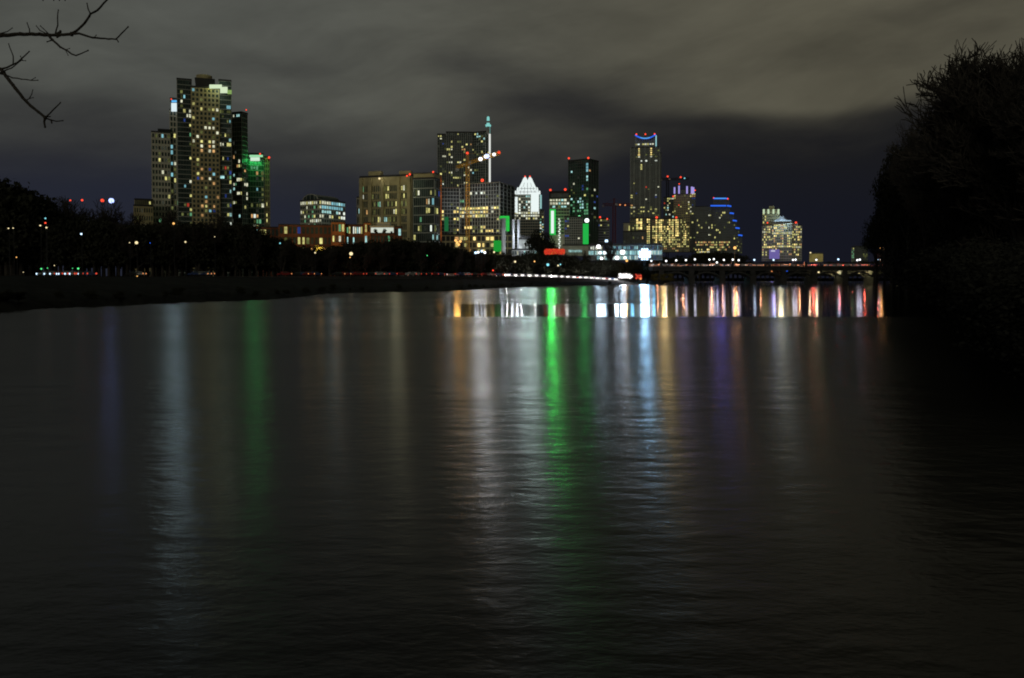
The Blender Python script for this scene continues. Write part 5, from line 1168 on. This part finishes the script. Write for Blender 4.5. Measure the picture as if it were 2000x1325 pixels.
# far bank beyond the bridge
px = 1270
while px < 1840:
    Y = 640 + trng.uniform(0, 60); top = interp([(1270, 500), (1350, 497), (1390, 489), (1425, 489), (1450, 507), (1500, 511), (1560, 511), (1600, 510), (1700, 507), (1840, 500)], px) + trng.uniform(-2, 3)
    plant('tree', px, Y, zat(top, Y) - 4, LEA[trng.randrange(4)], 9.3, 'dark tree on the far shore seen beyond the bridge', 'dark trees beyond the bridge', base=3, wide=1.25); px += 9
for px, top, lab in ((1366, 487, 'dark round tree behind the bridge below the left end of the neon edged block'), (1405, 488, 'large dark tree behind the bridge before the neon edged block')):
    plant('tree', px, 600, zat(top, 600) - 4, LEA[2], 9.3, lab, None, base=3, wide=1.0)

# right bank: tall leafless and ivy-dark trees
RB = [bare(310 + k, 20, spread=.85, levels=6, trunk=.40, twig=.020, first=.24) for k in range(3)]
RB[0] = bare(330, 20, spread=.9, levels=5, trunk=.46, twig=.030, first=.22); RB[2] = bare(334, 20, spread=.95, levels=5, trunk=.42, twig=.030, first=.22)
GR = 'tall leafless trees on the right bank'
for px, top, Y, k, w, lab in ((1985, 74, 64, 0, .85, 'tallest leafless tree on the right bank, its crown reaching highest'), (2085, 82, 58, 1, .7, 'leafless tree cut by the right edge of the photo'), (1930, 100, 84, 2, .80, 'leafless tree leaning out left of the tallest one'),
        (1900, 180, 96, 0, .62, 'leafless tree half way down the right bank slope of crowns'), (1806, 240, 150, 1, .5, 'leafless tree with a low twiggy crown left of the taller group'), (1772, 268, 200, 2, .48, 'small faint leafless tree farther along the right bank'), (2030, 92, 75, 2, .8, 'leafless tree tucked behind the tallest one on the right'),
        (1975, 140, 90, 1, .6, 'shorter leafless tree deep inside the right hand group'), (1862, 225, 120, 2, .5, 'leafless tree between the low twiggy crown and the tall group')):
    plant('bare_tree', px, Y, (zat(top, Y, px) - 1) * 1.08, RB[k], 20, lab, GR, base=1.0, wide=w, rot=px * .37)
BLEAF = mat('dark_ivy', (0.032, 0.033, 0.028), rough=1.0, spec=0.0, var=0.15, vscale=0.5)
BIG = [leafy(400 + k, 10, 7.5, 9000, .14, 16, lm=BLEAF) for k in range(2)]
HIGH = leafy(410, 10, 7.5, 6000, .15, 12, low=.38, lm=BLEAF)
for px, top, Y in ((1712, 410, 235), (1728, 380, 225), (1745, 345, 215), (1758, 300, 205), (1775, 285, 190), (1795, 262, 175), (1815, 285, 165), (1835, 262, 160)):
    plant('ivy_clad_tree', px, Y, zat(top, Y, px) - 1, HIGH, 9.3, 'dense black tree with a raised canopy over the far right shore', 'raised canopies over the far right shore', base=.6, wide=.55)
px = 1788; k = 0
while px < 2120:
    Y = interp([(1740, 330), (1800, 200), (1850, 150), (1900, 105), (1960, 75), (2100, 60)], px) * trng.uniform(1.0, 1.1)
    top = interp([(1740, 430), (1760, 390), (1800, 345), (1830, 315), (1860, 300), (1900, 280), (1950, 252), (2100, 235)], px) + trng.uniform(-8, 14)
    plant('ivy_clad_tree', px, Y, zat(top, Y, px) - 1, BIG[k % 2], 9.3, 'dense black ivy clad tree in the right bank mass', 'dense black trees on the right bank', base=1.0 if Y < 250 else 3, wide=.62 if Y < 120 else .5)
    px += 13; k += 1
px = 1742
while px < 2140:
    Y = interp([(1740, 480), (1800, 260), (1850, 180), (1900, 125), (1960, 92), (2140, 75)], px); top = interp([(1740, 470), (1800, 410), (1850, 380), (2100, 330)], px) + trng.uniform(-8, 8)
    plant('ivy_clad_tree', px, Y, zat(top, Y, px) - 1, BIG[k % 2], 9.3, 'dense black ivy clad tree in the right bank mass', 'dense black trees on the right bank', base=.5, wide=.9)
    px += 18; k += 1

px = 1752; k = 0
while px < 2160:     # waterside bushes hanging over the right bank
    Y = shoreY(px) * 1.03 + 1.5
    top = interp([(1740, 505), (1800, 480), (1850, 470), (1900, 455), (2160, 430)], px) + trng.uniform(-12, 12)
    plant('bush', px, Y, zat(top, Y, px), BIG[k % 2], 9.3, 'dark bush overhanging the water along the right bank', 'dark bushes along the right bank', cat='bush', base=-.9, wide=2.0 if Y > 60 else 1.5)
    px += 12 if px < 1850 else 17; k += 1

# ------------------------------------------------------------------ near branches hanging in at the top left (on a trunk beyond the left edge)
NB = 4.2
def near_branch():
    trunk = Vector((-5.6, 4.2, 0)); r = thing('overhanging_tree', 'near leafless branches hanging in at the top left corner', 'tree', trunk)
    rng = random.Random(9); W_ = lambda x, y, dy=0.0: at(x, y, NB + dy)
    m = MB(); bx = W_(-90, 66); by = W_(-90, 60, .2)
    m.tube((trunk.x, trunk.y, -.6), (trunk.x + .1, 4.25, 3.2), .26, .2, 12); m.tube((trunk.x + .1, 4.25, 3.2), (trunk.x + .15, 4.2, 7.5), .2, .1, 10)
    m.tube((trunk.x + .12, 4.22, 4.0), W_(-180, 74), .07, .018, 8); m.tube((trunk.x + .1, 4.22, 3.6), W_(-150, 85, .15), .06, .017, 8); m.build('trunk', BARK, r, smooth=True)
    K = .0001
    def poly(pts, r0, r1, dy=0.0, dy1=None):
        mm = B_; n = len(pts) - 1; dy1 = dy if dy1 is None else dy1
        # resample with small kinks so it reads as wood
        P_ = []
        for (x0, y0), (x1, y1) in zip(pts, pts[1:]):
            L = math.hypot(x1 - x0, y1 - y0); ns = max(1, int(L / 7))
            for k in range(ns):
                t = k / ns; P_.append((x0 + (x1 - x0) * t + rng.uniform(-.5, .5), y0 + (y1 - y0) * t + rng.uniform(-.6, .6)))
        P_.append(pts[-1]); N = len(P_) - 1
        for i in range(N):
            t0, t1 = i / N, (i + 1) / N; ra = (r0 + (r1 - r0) * t0) * NB / F; rb_ = (r0 + (r1 - r0) * t1) * NB / F
            mm.tube(W_(*P_[i], dy + (dy1 - dy) * t0), W_(*P_[i + 1], dy + (dy1 - dy) * t1), ra * rng.uniform(.92, 1.12), rb_, 7)
        e = W_(*P_[-1], dy1); mm.ball(e, max(r1 * 1.5, 1.1) * NB / F, 6, 4, sz=1.3)
        for _ in range(max(1, N // 4)):
            i = rng.randrange(N); mm.ball(W_(*P_[i], dy + (dy1 - dy) * i / N), (r0 + (r1 - r0) * i / N) * 1.25 * NB / F, 6, 4)
    B_ = MB()
    poly([(-180, 74), (-60, 72), (0, 70), (40, 67), (70, 67), (100, 69), (140, 67)], 5.2, 2.8)
    poly([(138, 67), (150, 60), (165, 46), (177, 28), (190, 21), (203, 7), (216, -8)], 2.4, 1.6, 0, .1); poly([(177, 28), (172, 18), (170, 7)], 1.4, .9, .02)
    poly([(138, 66), (155, 66), (180, 74), (205, 76), (226, 77), (238, 66), (250, 53)], 2.3, 1.1, 0, -.1); poly([(228, 77), (231, 82)], 1.2, .9, -.08); poly([(184, 74), (188, 69)], .8, .5, -.04)
    poly([(92, 66), (104, 80), (118, 92), (132, 100), (140, 106), (148, 109), (160, 104), (172, 99)], 2.4, 1.0, 0, -.12); poly([(104, 78), (92, 82)], 1.5, .9, 0); poly([(128, 98), (136, 95)], .8, .5); poly([(128, 98), (133, 108)], .8, .5)
    poly([(108, 66), (113, 50), (112, 36), (114, 20)], 1.5, .9, 0, .08); poly([(58, 66), (58, 57), (53, 45)], 1.3, .8, 0, .05); poly([(90, 66), (78, 60), (71, 51)], 1.1, .7, 0, .05); poly([(95, 66), (86, 58), (79, 51)], 1.0, .7, 0, -.05)
    poly([(0, 66), (14, 62), (24, 55)], 1.2, .7, 0, .1); poly([(112, 66), (118, 62)], 2.6, 1.8, 0); poly([(112, 73), (117, 70)], 2.0, 1.4, 0)
    B_.build('upper_branch', BARK, r, smooth=True)
    B_ = MB()
    poly([(-150, 85), (-60, 118), (-10, 132), (2, 136), (12, 150), (30, 172), (45, 192), (60, 207), (75, 220), (88, 230)], 4.4, 2.6, .15, .05)
    poly([(0, 135), (14, 132), (24, 127), (34, 122), (42, 115), (50, 108), (57, 101)], 2.0, 1.0, .1, 0); poly([(6, 140), (22, 133), (34, 125), (43, 117)], 1.4, .9, .12); poly([(25, 127), (26, 110), (22, 100), (17, 86)], 1.3, .8, .08, .15); poly([(43, 118), (40, 110)], .9, .6, .02); poly([(43, 118), (50, 119)], .9, .6, .02)
    poly([(-20, 143), (4, 143)], 2.6, 2.4, .14); poly([(10, 147), (24, 152), (42, 155), (60, 157), (74, 157)], 1.5, .8, .12, 0); poly([(62, 156), (69, 152)], .8, .5, .03)
    poly([(50, 196), (57, 193), (65, 191)], 1.1, .6, .08); poly([(57, 193), (62, 184), (64, 176)], 1.0, .6, .08); poly([(88, 230), (97, 222), (107, 212), (118, 201)], 1.5, 1.0, .05, -.05); poly([(88, 230), (98, 235), (110, 237), (123, 236)], 1.6, .9, .05, .1)
    poly([(88, 230), (86, 238), (88, 248)], 2.4, 1.6, .05); poly([(92, 228), (98, 228)], 1.3, .8, .05); poly([(100, 235), (101, 240)], 1.8, 1.2, .06)
    B_.build('lower_branch', BARK, r, smooth=True)
    B_ = MB()
    for px in (84, 105, 116, 127): poly([(px - 5, -12), (px + 1, -4), (px, 1)], 1.4, .9, .3)
    B_.build('top_twigs', BARK, r, smooth=True)
near_branch()
